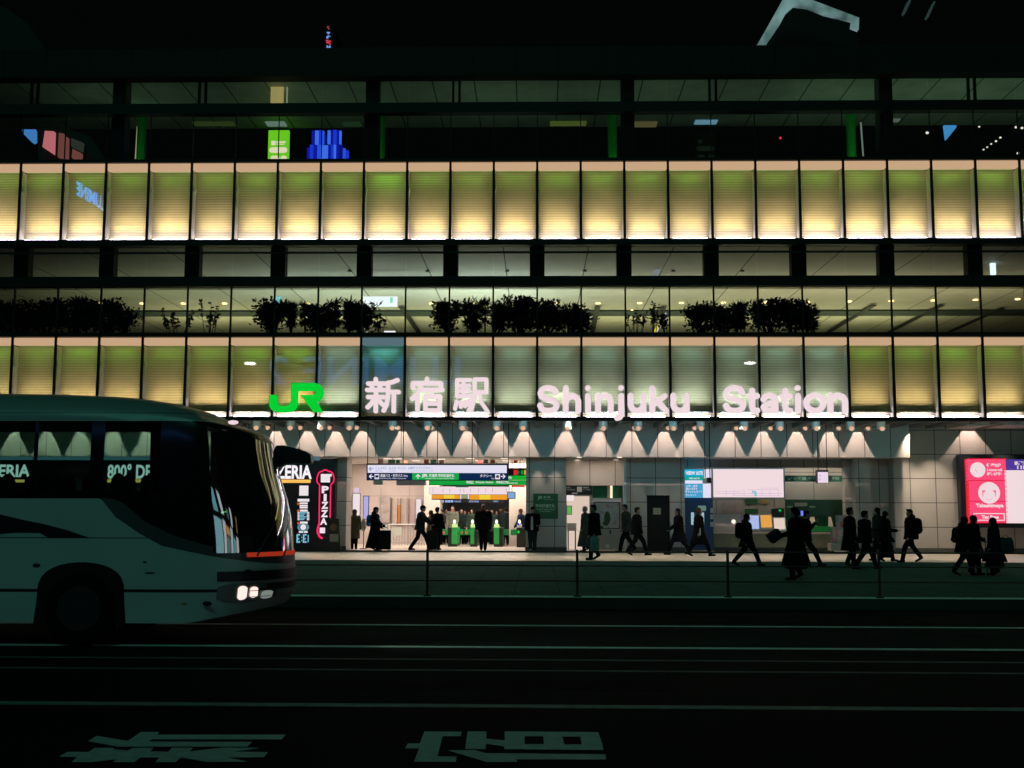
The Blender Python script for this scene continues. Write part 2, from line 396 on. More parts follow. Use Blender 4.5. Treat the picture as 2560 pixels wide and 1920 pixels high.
# --- one glowing panel, copied along both bands
def vary(name, col, lines, dark):
    m = bpy.data.materials.new(name); m.use_nodes = True; nt = m.node_tree; b = nt.nodes['Principled BSDF']
    b.inputs['Roughness'].default_value = .55
    ge = nt.nodes.new('ShaderNodeNewGeometry'); se = nt.nodes.new('ShaderNodeSeparateXYZ'); nt.links.new(ge.outputs['Position'], se.inputs[0])
    a = nt.nodes.new('ShaderNodeMath'); a.operation = 'MULTIPLY'; a.inputs[1].default_value = 1/lines; nt.links.new(se.outputs['Z'], a.inputs[0])
    f = nt.nodes.new('ShaderNodeMath'); f.operation = 'FRACT'; nt.links.new(a.outputs[0], f.inputs[0])
    g = nt.nodes.new('ShaderNodeMapRange'); g.inputs['From Min'].default_value = .62; g.inputs['From Max'].default_value = .78; nt.links.new(f.outputs[0], g.inputs['Value'])
    nz = nt.nodes.new('ShaderNodeTexNoise'); nz.inputs['Scale'].default_value = 1.1; nz.inputs['Detail'].default_value = 5; nt.links.new(ge.outputs['Position'], nz.inputs['Vector'])
    x = nt.nodes.new('ShaderNodeMix'); x.data_type = 'RGBA'; x.inputs[6].default_value = (*col,1); x.inputs[7].default_value = (*dark,1)
    nt.links.new(g.outputs[0], x.inputs[0])
    y = nt.nodes.new('ShaderNodeMix'); y.data_type = 'RGBA'; y.blend_type = 'MULTIPLY'; y.inputs[0].default_value = .42
    nt.links.new(x.outputs[2], y.inputs[6]); nt.links.new(nz.outputs['Fac'], y.inputs[7])
    nt.links.new(y.outputs[2], b.inputs['Base Color']); return m
BACK = vary('louvred_panel_back', (.80,.77,.48), .0905, (.56,.54,.32))
STRIP = scr('panel_top_light_strip', 208,172,136)
BARW = lamp_mat('panel_base_lamp', (1.0,.82,1.05), 24.0)
BARG = lamp_mat('panel_head_tint', (.30,1.0,.16), .5)  # hidden green lamp, added to tint the panel tops
BARB = lamp_mat('panel_head_tint_cool', (.30,.95,.95), .6)  # added cool tint, mimics the haze around the letters
BARX = lamp_mat('panel_head_tint_blue', (.12,.75,1.0), .8)  # added blue tint inside the unlit panel
OFFM = scr('dim_panel_strip', 92,116,124)
DULL = mat('unlit_lamp', (.1,.1,.1), .5)
FINM = mat('panel_side_fin', (.70,.70,.55), .5)
BG = glass_mat('panel_front_glass', (.98,.98,.98), .085, .015)
def make_panel(i, z0, z1):
    X = i*P; H = z1-z0
    p = MB(); p.quad((X,YF+.40,z0),(X+P,YF+.40,z0),(X+P,YF+.40,z1),(X,YF+.40,z1))
    pn = p.build('lit_panel', BACK, BLD, fix=False)
    MB().box(X+.04,X+P-.04,YF+.02,YF+.26,z1-.27,z1-.03).build('light_strip', [STRIP], pn)
    MB().box(X+.02,X+.05,YF+.02,YF+.38,z0,z1-.30).build('side_fin', FINM, pn)
    MB().box(X+P-.05,X+P-.02,YF+.02,YF+.38,z0,z1-.30).build('side_fin', FINM, pn)
    MB().box(X+.16,X+P-.16,YF+.16,YF+.22,z0+.015,z0+.05).build('base_lamp', BARW, pn)
    MB().box(X+.10,X+P-.10,YF+.30,YF+.38,z1-.24,z1-.20).build('tint_lamp', BARG, pn)
    MB().quad((X+.04,YF,z0),(X+P-.04,YF,z0),(X+P-.04,YF,z1),(X+.04,YF,z1)).build('glass', BG, pn, fix=False)
    MB().box(X+.052,X+.075,YF+.06,YF+.36,z0+1.70,z0+1.86).build('bracket', FINM, pn)
    MB().box(X-.038,X+.038,YF-.03,YF+.40,z0-.02,z1+.02).build('mullion', K['dark'], pn)
    MB().box(X+.0,X+P,YF-.02,YF+.42,z0-.05,z0).build('sill', K['dark'], pn)
    MB().box(X,X+P,YF-.02,YF+.42,z1,z1+.11).build('cap_rail', K['dark'], pn)
    return pn
def set_mats(pn, mp):
    for ch in pn.children:
        n = ch.name.split('.')[0]
        if n in mp:
            ch.data = ch.data.copy(); ch.data.materials.clear(); ch.data.materials.append(mp[n])
i0 = IR[0]
pL = make_panel(i0, ZL0, ZL1)
for i in IR[1:]:
    c = dup_part(pL, (P*(i-i0),0,0))
    if i == -4: set_mats(c, {'light_strip': OFFM, 'base_lamp': DULL, 'tint_lamp': BARX})
    elif -5 <= i <= 6: set_mats(c, {'tint_lamp': BARB})
for i in IR: dup_part(pL, (P*(i-i0),0,ZU0-ZL0))
random.seed(19)
for i in IR:
    for z0 in (ZL0, ZU0):
        X = (i+.5)*P; vr = random.uniform(.86,1.12)
        off = z0 == ZL0 and i == -4
        for nm, pw, spr, tz, ty, c in (('panel_uplight', 0.5 if off else 5.6, 56, .86, .42, (1.0,.74,.42) if z0 == ZU0 or not -5 <= i <= 6 else (.82,.98,1.0)), ('panel_uplight_wide', 0.3 if off else .9, 140, .4, .60, (1.0,.78,.54))):
            l = area(nm, (X,YF+.13,z0+.07), (X,YF+ty,z0+tz), P-.42, .07, pw*vr*random.uniform(.93,1.07), c)
            l.data.spread = R(spr)
        hc = (.16,.80,1.0) if (z0 == ZL0 and i == -4) else ((.28,.86,.95) if (z0 == ZL0 and -5 <= i <= 6) else (.22,1.0,.05))  # colours of the added tint lamps at the panel tops
        l = area('panel_tint_light', (X,YF+.14,z0+2.36), (X,YF+.46,z0+1.5), .9, .05, (.88*random.uniform(.82,1.12)) if i != -4 else 1.6, hc); l.data.spread = R(150)
    


# --- windows of the middle storey (glass, transoms, mullion), copied bay by bay
zm = {v: az(v, YF) for v in (612, 628, 633, 690, 715)}
def make_window(i):
    X = i*P
    w = MB().quad((X+.02,YF+.06,ZL1+.11),(X+P-.02,YF+.06,ZL1+.11),(X+P-.02,YF+.06,ZU0-.05),(X+.02,YF+.06,ZU0-.05)).build('window', K['glass'], BLD, fix=False)
    MB().box(X-.028,X+.028,YF-.02,YF+.05,ZL1+.11,zm[715]).build('mullion', K['dark'], w)
    MB().box(X-.02,X+P-.02,YF+.0,YF+.05,zm[633],zm[628]).build('rail', K['dark'], w)
    MB().box(X,X+P,YF-.01,YF+.3,zm[715],zm[690]).build('transom', K['dark'], w)
    MB().box(X,X+P,YF-.02,YF+.40,zm[612],ZU0-.05).build('window_head', K['dark'], w); return w
w0 = make_window(i0)
for i in IR[1:]: dup_part(w0, (P*(i-i0),0,0))
pl0 = MB().box(-.25,.25,YF+.34,YF+.75,zm[690],10.60).build('pillar', K['roofclad'], BLD)
for i in range(-16, 17, 2):
    if i == -16: pl0.location.x += i*P
    else: dup_part(pl0, ((i+16)*P,0,0))
# --- windows of the top storey
def make_top(i):
    X = i*P
    w = MB().quad((X+.02,YF+.06,ZU1+.11),(X+P-.02,YF+.06,ZU1+.11),(X+P-.02,YF+.06,zt[0]+.02),(X+.02,YF+.06,zt[0]+.02)).build('window', K['glass'], BLD, fix=False)
    MB().box(X-.014,X+.014,YF,YF+.05,ZU1+.11,zt[2]).build('mullion', K['dark'], w)
    MB().box(X,X+P,YF-.01,YF+.35,zt[2],zt[1]).build('transom', K['dark'], w); return w
t0 = make_top(i0)
for i in IR[1:]: dup_part(t0, (P*(i-i0),0,0))
colm = mat('dark_column', (.045,.055,.05), .5)
for i in (-10,-4,2,8):
    bld(MB().box(i*P-.05,i*P+.40,YF+.45,YF+1.0,ZU1+.16,Z3), 'pillar', colm)
for i in (-12,-8,-2,4,10):
    bld(MB().box(i*P+.0,i*P+.08,YF+.40,YF+.5,zt[1],Z3).box(i*P+.22,i*P+.30,YF+.40,YF+.5,zt[1],Z3), 'mullion', K['dark'])
# green-lit round columns on the upper terrace
gc = mat('green_lit_column', (.02,.42,.06), .35)  # green light on the columns is put into their colour
for u in (352, 951, 1531, 2129):
    p = at(u, 395, 41.8)
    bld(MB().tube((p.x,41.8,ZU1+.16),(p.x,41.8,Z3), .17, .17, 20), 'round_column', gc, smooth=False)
    spot('column_uplight', (p.x+ (.05), 41.35, ZU1+.35), (p.x, 41.8, Z3-.4), 10, (.35,1,.35), 50, .6)
# --- light inside the storeys (added unseen lamps in place of floor bounce)
for k, (x, pw, c) in enumerate(((-16,30,(.80,.95,.55)),(-8.6,115,(.76,1.0,.84)),(-2,210,(.80,1.0,.90)),(4.5,75,(.92,.95,.68)),(11,70,(.98,.90,.60)),(17,60,(.98,.90,.55)))):
    area('storey_fill', (x, 46, 7.6), (x, 46.8, 10), 5.5, .5, pw, c)
for x in (-15,-9,-3,3,9,15):
    area('rear_fill', (x, 53, 7.6), (x, 52.5, 10), 5, .6, 105, (.96,.95,.50))
for k, (x, pw) in enumerate(((-15,5),(-8,5.5),(-1.5,7),(4.5,6),(11,9),(16,10))):
    area('terrace_fill', (x, 40.2, 13.75), (x, 40.6, 16), 4.5, .3, pw, (.62,1,.60))
# --- canopy: lip, soffit, recessed lamps
ZS = 4.83
bld(MB().box(XL,XR,YF-.04,YF+.16,4.54,4.624), 'canopy_lip', K['dark'])
bld(MB().box(XL,XR,YF+.2,YW,ZS,ZS+.03), 'canopy_soffit', K['soffit'])
bm_ = MB()
for i in range(-28, 26):
    x = i*P/2
    bm_.box(x-.05,x+.05,YF+.5,YW-.3,ZS-.16,ZS-.003)
bld(bm_, 'canopy_ribs', mat('canopy_rib_paint', (.16,.18,.19), .5))
CLW = (1.0,.80,.62)
glow = lamp_mat('canopy_lamp_glow', (1,.82,.66), 1.6)
for k in range(-6, 6):
    x = 1.1+k*2.95
    bld(MB().tube((x,40.3,ZS-.10),(x,40.3,ZS-.002),.10,.10,14), 'canopy_lamp', K['dark'])
    spot('canopy_lamp_light', (x,40.3,ZS-.12), (x,40.1,0), 430, CLW, 74, .25, .05)
# --- street wall: fascia above the openings and the piers below
ZO = az(1142, YW)
YA_ = 43.5
ZO = az(1142, YA_)
bld(MB().box(-24,ax(2279,YA_),YA_,YW+.3,ZO,ZS), 'upper_wall', K['fascia'])
bld(MB().box(ax(2236,YW)-.2,26,YW,YW+.35,ZO,ZS), 'upper_wall', K['clad'])
def wall(u0, u1, y0=YW, y1=YW+1.2, z1=None, m='clad', name='wall'):
    return bld(MB().box(ax(u0,y0), ax(u1,y0), y0, y1, .0, ZO if z1 is None else z1), name, K[m])
wall(838, 866); wall(1315, 1415, YW-.25); wall(1566, 1617, YW+.02, YW+2.4); wall(1675, 1712, YW+.02, YW+2.4)
bld(MB().box(ax(1617,YW),ax(1675,YW),YW+.02,YW+.5,az(1238,YW,1650),ZO), 'wall', K['clad'])
wall(2140, 2178); wall(2178, 2236, YW+.7, YW+1.2); wall(2236, 2760)
bld(MB().box(ax(1566,YW)-.10,ax(1566,YW)-.004,YW-.02,YW+.3,0,ZO), 'door_jamb', K['white'])
door = bld(MB().box(ax(1617,YW)+.01,ax(1675,YW)-.01,YW+.16,YW+.2,.03,az(1238,YW,1650)-.01), 'door', mat('dark_steel_door', (.007,.011,.012), .5, spec=.2))
rect = MB(); rect_at(rect, 1633,1270,1652,1286, YW+.15, .008); rect.build('notice', mat('faded_notice', (.42,.40,.28), .6), door)
for u0,u1,y in ((1313,1417,YW-.31),(1570,1616,YW-.03),(1676,1712,YW-.03),(2139,2179,YW-.05),(2235,2760,YW-.05),(837,867,YW-.05)):
    bld(MB().box(ax(u0,y),ax(u1,y),y,y+.06,.0,.19), 'plinth', K['plinth'])
# --- concourse behind the opening
ib = MB()
ib.box(-9.6,14,YW+.35,66,3.62,3.70)
bld(ib, 'concourse_ceiling', panel_mat('concourse_ceiling', (.62,.60,.58), (.2,.2,.2), 1.2, 1.2, w=.04, axis='XY'))
bld(MB().box(-9.6,-9.3,YW+1.3,53,0,3.6).box(-9.6,ax(1085,53),53,53.3,0,3.6), 'concourse_wall', panel_mat('concourse_wall', (.66,.57,.52), (.34,.29,.26), 1.3, 1.45, w=.018, axis='XZ'))
bld(MB().box(ax(1060,51.5),ax(1100,51.5),51.5,52.9,0,3.6), 'round_pier', K['beige'])
bld(MB().box(ax(1273,50.8),ax(1400,50.8),50.8,51.2,0,3.6).box(ax(1322,YW),ax(1322,YW)+.2,YW+.95,50.8,0,3.6), 'concourse_wall', K['beige'])
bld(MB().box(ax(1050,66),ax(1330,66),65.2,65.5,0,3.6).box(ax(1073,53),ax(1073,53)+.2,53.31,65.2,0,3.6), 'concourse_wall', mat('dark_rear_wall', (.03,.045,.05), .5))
for (x, y, sx, s_, pw) in ((-4.2,48.2,6,1.6,225),(-6.2,50.8,4.5,1.6,120),(-1.6,50.2,4,1.6,215),(-1.2,56,5,2,110),(-1.2,61,5,2,40)):
    area('concourse_ceiling_light', (x,y,3.58), (x,y,0), sx, s_, pw, (1,.84,.74))
# alcove with the map board
bld(MB().box(ax(1415,46.9),ax(1566,46.9),46.9,47.1,0,3.6), 'alcove_wall', K['grey'])
bld(MB().box(ax(1415,45.9),ax(1563,45.9),45.9,46.1,az(1213,45.9),3.6), 'alcove_wall', panel_mat('alcove_header', (.55,.50,.46), (.12,.11,.1), 1.0, 0, x0=ax(1475,45.9)-.5, w=.03))
bld(MB().box(ax(1412,YW),ax(1566,YW),YW+.35,47,3.55,3.61), 'alcove_ceiling', K['grey'])
area('alcove_light', (ax(1490,45.2),45.1,3.5), (ax(1490,45.2),45.3,0), 1.8, .3, 16, (1,.82,.66))
for u,v in ((1448,1144),(1443,1150),(1549,1144),(1540,1150)):
    p = onc(u, v, 3.545); bld(MB().tube(p, p+EZ*.02, .10,.10,12), 'downlight', glow)
rm = MB(); rect_at(rm, 1418,1240,1474,1390, 46.88, .01)
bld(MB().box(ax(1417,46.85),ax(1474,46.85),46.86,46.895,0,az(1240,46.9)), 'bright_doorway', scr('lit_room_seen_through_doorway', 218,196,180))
# ticket counter recess
bld(MB().box(ax(1712,46.6),ax(2142,46.6),46.6,46.8,0,3.6), 'counter_wall', panel_mat('counter_wall', (.44,.44,.41), (.14,.15,.14), 1.3, 1.1, w=.025, z0=.35))
bld(MB().box(ax(1708,YW),ax(2142,YW),YW+.35,46.8,3.55,3.61), 'counter_ceiling', K['grey'])
bld(MB().box(ax(1712,45.2),ax(2138,45.2),45.2,45.35,az(1168,45.2),3.55), 'counter_header', panel_mat('counter_header', (.30,.33,.34), (.08,.09,.09), .9, 0, w=.03))
for u, pw in ((1830,12),(1990,13),(2090,12)): area('counter_light', (ax(u,45.9),45.9,3.5), (ax(u,45.9),46.2,0), 1.6, .3, pw, (1,.83,.66))
for u in (852,1345,1390,1592,1650,1694):  # added unseen spots in place of light bounced off the floor
    x = ax(u,YW); spot('pier_fill', (x,YA_+.35,3.54), (x,YW-.02,.25), 38 if u < 1500 else 36, CLW, 50, 1.0, .05)
for u in (1740,1830,1920,2010,2095,2158):  # unseen spots added to brighten the counter
    x = ax(u,45); spot('counter_fill', (x,YA_+1.2,3.5), (x,45.4,.5), 60, CLW, 60, 1.0, .05)
for u in (2262,2330,2410,2500):  # unseen spots added to brighten the plain wall
    x = ax(u,YW); spot('wall_fill', (x,YW-1.1,ZS-.2), (x,YW,.5), 360, CLW, 64, 1.0, .05)
area('lip_blue_fill', (2.4,YF+.35,ZS-.25), (2.4,YF+3.4,ZS+.2), 17, .08, 40, (.08,.46,1.0))  # added lamp, imitates the blue flare under the letters
area('lip_teal_fill', (0,YF+.35,ZS-.3), (0,YF+5.2,ZS-.9), 34, .08, 78, (.22,.93,.88))  # added lamp, gives the soffit and wall a teal tone
# ================================================================== spotlights on the fascia
SPM = mat('spotlight_housing', (.58,.50,.44), .4)
LIT_EDGE = scr('housing_lit_edge', 222,176,146)  # glow stands for warm light on the fixture edges
CU = [35,118,200,283,365,448,530,612,690,769,840,906,1006,1088,1169,1249,1310,1414,1497,1578,1660,1724,1825,1908,1992,2073,2144]
desc = ['seen through the coach windows, %s from the left' % w_ for w_ in ('first','second','third','fourth','fifth','sixth','seventh','eighth')]+['just above the coach mirror']+['over the pizza shop','right of the pizza shop sign','over the left beige pier','over the left end of the direction sign','over the white direction sign','over the green part of the direction sign','over the right end of the direction sign','over the pier with the green plaque','over the alcove with the map','over the right side of the alcove','over the walkers by the grey wall','over the dark steel door','over the cash machine','over the white fare map','over the right part of the fare map','over the ticket counter','over the small hanging box sign','last one before the plain wall']
def gobo(o, ttop, tbot, half, slope, soft=.012):
    """barn doors: the beam leaves the lamp head as a trapezoid that widens downwards"""
    l = o.data; l.use_nodes = True; nt = l.node_tree; em = nt.nodes['Emission']
    ge = nt.nodes.new('ShaderNodeNewGeometry'); se = nt.nodes.new('ShaderNodeSeparateXYZ'); nt.links.new(ge.outputs['Incoming'], se.inputs[0])
    def m(op, a, b=None):
        n = nt.nodes.new('ShaderNodeMath'); n.operation = op
        for i, q in enumerate((a,b)):
            if q is None: continue
            if isinstance(q,(int,float)): n.inputs[i].default_value = q
            else: nt.links.new(q, n.inputs[i])
        return n.outputs[0]
    def edge(v):                                              # 0..1 over the soft edge
        n = nt.nodes.new('ShaderNodeMapRange'); n.inputs['From Min'].default_value = 0; n.inputs['From Max'].default_value = soft; nt.links.new(v, n.inputs['Value']); return n.outputs[0]
    tx = m('DIVIDE', se.outputs['X'], se.outputs['Y']); tz = m('DIVIDE', se.outputs['Z'], se.outputs['Y'])
    w_ = m('ADD', m('MULTIPLY', m('SUBTRACT', ttop, tz), slope), half)
    e1 = edge(m('SUBTRACT', w_, m('ABSOLUTE', tx))); e2 = edge(m('SUBTRACT', ttop+soft*3, tz)); e3 = edge(m('SUBTRACT', tz, tbot))
    nt.links.new(m('MULTIPLY', m('MULTIPLY', e1, e2), e3), em.inputs['Strength']); return o
def spotlight(u, k):
    X = at(u, 1110, YA_).x
    t = thing('wall_spotlight', 'beige spotlight arm under the canopy '+desc[k], 'spotlight', (X,YW-1.6,ZS), 'spotlights under the canopy')
    MB().box(X-.05,X+.05,40.5,42.2,ZS-.22,ZS-.165).build('arm', SPM, t)
    MB().tube((X,40.5,ZS-.42),(X,40.5,ZS-.14),.15,.15,16).build('front_housing', SPM, t)
    MB().tube((X,42.12,ZS-.27),(X,42.38,ZS-.21),.10,.12,14).build('lamp_head', SPM, t)
    MB().box(X-.14,X-.125,42.1,42.44,ZS-.36,ZS-.10).build('barn_door', SPM, t)
    MB().box(X+.125,X+.14,42.1,42.44,ZS-.36,ZS-.10).build('barn_door', SPM, t)
    gobo(spot('spotlight_beam', (X,YA_-1.0,ZS-.20), (X,YA_,ZS-.80), 80, (1.0,.74,.61), 110, .0, .012), -.15, -1.10, .16, .50)
    MB().tube((X,40.30,ZS-.40),(X,40.36,ZS-.40),.075,.085,12).build('lens', LIT_EDGE, t)  # glowing disc in place of the lit housing front
    MB().tube((X,42.02,ZS-.30),(X,42.10,ZS-.26),.06,.07,12).build('lens', LIT_EDGE, t)  # glowing disc in place of the lit lamp head edge
    spot('housing_fill', (X,39.7,ZS-.72), (X,40.6,ZS-.25), 5, (1,.78,.62), 70, .5, .03)  # added lamp without a fixture, warms the housings
    return t
for k, u in enumerate(CU): spotlight(u, k)
X = at(2422,1110,YW).x
t = thing('wall_spotlight', 'long grey light trough over the red screen at right', 'spotlight', (X,YW-2,ZS))
MB().box(X-1.1,X-.2,41.6,43.6,ZS-.2,ZS-.05).box(X+.1,X+1.5,41.2,43.2,ZS-.2,ZS-.05).build('trough', SPM, t)
gobo(spot('trough_beam', (X,YW-.75,ZS-.12), (X,YW,ZS-1.0), 60, (1.0,.74,.62), 140, .0, .03), -.25, -2.4, .44, .80, .05)

# ================================================================== station name letters
LET = [K['letter'], K['backspill']]
def letter3d(name, body, u0, v0, u1, v1, parent, mats, bold, Y=YF-.22, th=.09):
    vs, fs = glyphs(body, bold)
    x0 = min(v.x for v in vs); x1 = max(v.x for v in vs); y0 = min(v.y for v in vs); y1 = max(v.y for v in vs)
    a = at(u0, v1, Y); b = at(u1, v0, Y); sx = (b.x-a.x)/(x1-x0); sz = (b.z-a.z)/(y1-y0)
    bm = bmesh.new(); V = [bm.verts.new((a.x+(v.x-x0)*sx, Y, a.z+(v.y-y0)*sz)) for v in vs]
    for f in fs:
        try: bm.faces.new([V[i] for i in f])
        except ValueError: pass
    bmesh.ops.remove_doubles(bm, verts=bm.verts[:], dist=1e-4)
    r = bmesh.ops.extrude_face_region(bm, geom=bm.faces[:])
    bmesh.ops.translate(bm, vec=(0,th,0), verts=[e for e in r['geom'] if isinstance(e, bmesh.types.BMVert)])
    bmesh.ops.recalc_face_normals(bm, faces=bm.faces[:]); bm.normal_update()
    mb = MB(); bm.verts.index_update(); mb.v = [v.co.copy() for v in bm.verts]
    for f in bm.faces:
        mb.f.append([v.index for v in f.verts]); mb.m.append(1 if f.normal.y > .5 and len(mats) > 1 else 0)
    bm.free(); return mb.build(name, mats, parent)
def split_line(s, bold):
    """x-range of every letter inside its whole line, and its z-range"""
    out = []; vs, _ = glyphs(s, bold); X0 = min(v.x for v in vs); X1 = max(v.x for v in vs); Y0 = min(v.y for v in vs); Y1 = max(v.y for v in vs)
    for k, c in enumerate(s):
        g, _ = glyphs(c, bold); pre, _ = glyphs(s[:k+1], bold)
        w = max(v.x for v in g)-min(v.x for v in g); r = max(v.x for v in pre)
        out.append((c, (r-w-X0)/(X1-X0), (r-X0)/(X1-X0), (min(v.y for v in g)-Y0)/(Y1-Y0), (max(v.y for v in g)-Y0)/(Y1-Y0)))
    return out
KS = thing('station_name_sign', 'white glowing kanji station name on the lower lit band', 'sign', at(1066,1032,YF-.2), 'white name letters on the lower band')
def strokes3d(parent, lines, u0, v0, u1, v1, r, Y=YF-.22, th=.09, x0=0., x1=1., y0=0., y1=1.):
    """a lit letter made of round-ended strokes; lines in letter units, r = half stroke in units of its height"""
    a = at(u0, v1, Y); b = at(u1, v0, Y); R_ = r*(b.z-a.z)
    xa, xb = a.x+R_, b.x-R_; za, zb = a.z+R_, b.z-R_
    f = lambda p: Vector((xa+(p[0]-x0)/(x1-x0)*(xb-xa), 0, za+(p[1]-y0)/(y1-y0)*(zb-za)))
    mb = MB(); e = 0
    for L in lines:
        P_ = [f(p) for p in L]
        for i, p in enumerate(P_):
            yy = Y+.0004*e; e += 1; n = 18
            c = [Vector((p.x+R_*math.cos(2*math.pi*k/n), yy, p.z+R_*math.sin(2*math.pi*k/n))) for k in range(n)]
            mb.add(c, [tuple(range(n))], 0); mb.add([q+EY*th for q in c], [tuple(range(n))], 1)
            mb.add(c+[q+EY*th for q in c], [(k,(k+1)%n,n+(k+1)%n,n+k) for k in range(n)], 0)
            if i+1 < len(P_):
                q = P_[i+1]; d = (q-p)
                if d.length < 1e-5: continue
                d.normalize(); s = Vector((-d.z,0,d.x))*R_; yy = Y+.0004*e; e += 1
                c = [Vector((w_.x,yy,w_.z)) for w_ in (p-s,q-s,q+s,p+s)]
                mb.add(c, [(0,1,2,3)], 0); mb.add([w_+EY*th for w_ in c], [(0,1,2,3)], 1)
                mb.add(c+[w_+EY*th for w_ in c], [(0,1,5,4),(2,3,7,6)], 0)
    return mb.build('letter', LET, parent, fix=False)
SHIN = [[(.27,1),(.27,.88)],[(.03,.86),(.54,.86)],[(.14,.78),(.17,.70)],[(.41,.78),(.38,.70)],[(0,.66),(.55,.66)],[(.03,.44),(.53,.44)],[(.28,.62),(.28,0)],[(.26,.42),(.14,.24),(.02,.12)],[(.31,.40),(.50,.20)],
        [(.96,.97),(.80,.91),(.64,.88)],[(.66,.86),(.66,.45),(.62,.20),(.53,.02)],[(.66,.60),(1,.60)],[(.85,.58),(.85,0)]]
SHUKU = [[(.5,1),(.5,.88)],[(.04,.86),(.96,.86)],[(.04,.86),(.04,.72)],[(.96,.86),(.96,.72)],[(.30,.74),(.20,.54),(.02,.38)],[(.20,.54),(.20,0)],[(.40,.66),(1,.66)],[(.68,.64),(.62,.48)],[(.46,.45),(.92,.45),(.92,.02),(.46,.02),(.46,.45)],[(.46,.235),(.92,.235)]]
EKI = [[(.06,.98),(.06,.46)],[(.06,.98),(.46,.98)],[(.06,.80),(.44,.80)],[(.06,.64),(.44,.64)],[(.26,.98),(.26,.48)],[(.06,.47),(.50,.47),(.49,.12),(.42,.03)],[(.05,.30),(.0,.08)],[(.17,.28),(.18,.14)],[(.28,.28),(.31,.16)],[(.39,.30),(.42,.20)],
       [(.60,1),(.96,1),(.96,.60)],[(.60,1),(.60,.42),(.50,.02)],[(.60,.60),(.96,.60)],[(.72,.58),(.82,.26),(1,0)]]
for L,u0,u1,v0,v1,r in ((SHIN,911,1002,942,1033,.060),(SHUKU,1022,1111,941,1033,.061),(EKI,1132,1224,943,1033,.056)): strokes3d(KS, L, u0, v0, u1, v1, r)
def latin(s, u0, v0, u1, v1, label):
    t = thing('station_name_sign', label, 'sign', at((u0+u1)/2, v1, YF-.2), 'white name letters on the lower band')
    for c, a, b in s:
        L = GL_[c]; xs = [p[0] for l in L for p in l]; ys = [p[1] for l in L for p in l]
        q0, q1 = 1034-72*(min(ys)-.125), 1034-72*(max(ys)+.125); hh = max(ys)-min(ys)
        r = .101/(hh+.25)
        if max(xs)-min(xs) < .01: m_ = min(xs); strokes3d(t, [[(p[0]-m_+.5,p[1]) for p in l] for l in L], (a+b)/2-9, q1, (a+b)/2+9, q0, r, y0=min(ys), y1=max(ys)+1e-6)
        else: strokes3d(t, L, a, q1, b, q0, r, x0=min(xs), x1=max(xs), y0=min(ys), y1=max(ys))
GL_ = {'S':[[(.63,.72),(.57,.82),(.48,.86),(.38,.875),(.27,.86),(.18,.80),(.14,.70),(.17,.60),(.26,.54),(.39,.50),(.53,.46),(.63,.39),(.66,.29),(.62,.20),(.52,.14),(.39,.125),(.26,.14),(.17,.20),(.13,.30)]],
 'h':[[(.13,.87),(.13,.125)],[(.13,.42),(.18,.54),(.27,.605),(.36,.605),(.45,.55),(.49,.44),(.49,.125)]],
 'n':[[(.13,.61),(.13,.125)],[(.13,.42),(.18,.54),(.27,.605),(.36,.605),(.45,.55),(.49,.44),(.49,.125)]],
 'i':[[(.13,.61),(.13,.125)],[(.13,.87),(.13,.87)]],
 'j':[[(.16,.61),(.16,-.02),(.12,-.10),(.05,-.125)],[(.16,.87),(.16,.87)]],
 'u':[[(.13,.61),(.13,.30),(.17,.19),(.26,.13),(.35,.13),(.44,.19),(.49,.32)],[(.49,.61),(.49,.125)]],
 'k':[[(.13,.87),(.13,.125)],[(.48,.61),(.18,.34)],[(.28,.42),(.51,.125)]],
 't':[[(.17,.78),(.17,.25),(.20,.16),(.27,.125),(.36,.13)],[(.05,.60),(.36,.60)]],
 'a':[[(.13,.49),(.19,.58),(.30,.615),(.41,.59),(.47,.51),(.48,.40),(.48,.125)],[(.48,.36),(.32,.35),(.20,.32),(.13,.24),(.17,.15),(.27,.125),(.38,.15),(.47,.24)]],
 'o':[[(.33+.20*math.cos(2*math.pi*k/16),.37+.245*math.sin(2*math.pi*k/16)) for k in range(17)]]}
latin([('S',1343,1399),('h',1407,1453),('i',1461,1479),('n',1488,1534),('j',1536,1560),('u',1570,1616),('k',1624,1672),('u',1677,1724)], 1343, 962, 1723, 1052, 'white glowing Latin word Shinjuku on the lower lit band')
latin([('S',1809,1865),('t',1867,1900),('a',1903,1946),('t',1950,1982),('i',1986,2005),('o',2010,2066),('n',2070,2120)], 1807, 962, 2120, 1034, 'white glowing Latin word Station on the lower lit band')
JR = [(672,987),(691.5,987),(691.5,1004),(694,1010),(700,1014),(708,1015),(717,1014),(724,1010),(727,1002),(727,957),(786,957),(797,960),(804,967),(808,977),(808,987),(804,996),(798,1002),(792,1004),
      (806,1030),(783,1030),(751,987.5),(784,986.5),(788,984),(789,981),(786,977),(745,977),(744,1008),(741,1019),(734,1027),(722,1030.5),(706,1031),(690,1030),(679,1025),(673,1016),(672,1006)]
mb = MB(); mb.prism([at(u,v,YF-.24) for u,v in JR], (0,.10,0))
tag(mb.build('railway_logo_sign', K['jrgreen']), 'green glowing railway letters left of the kanji on the lower band', 'sign')

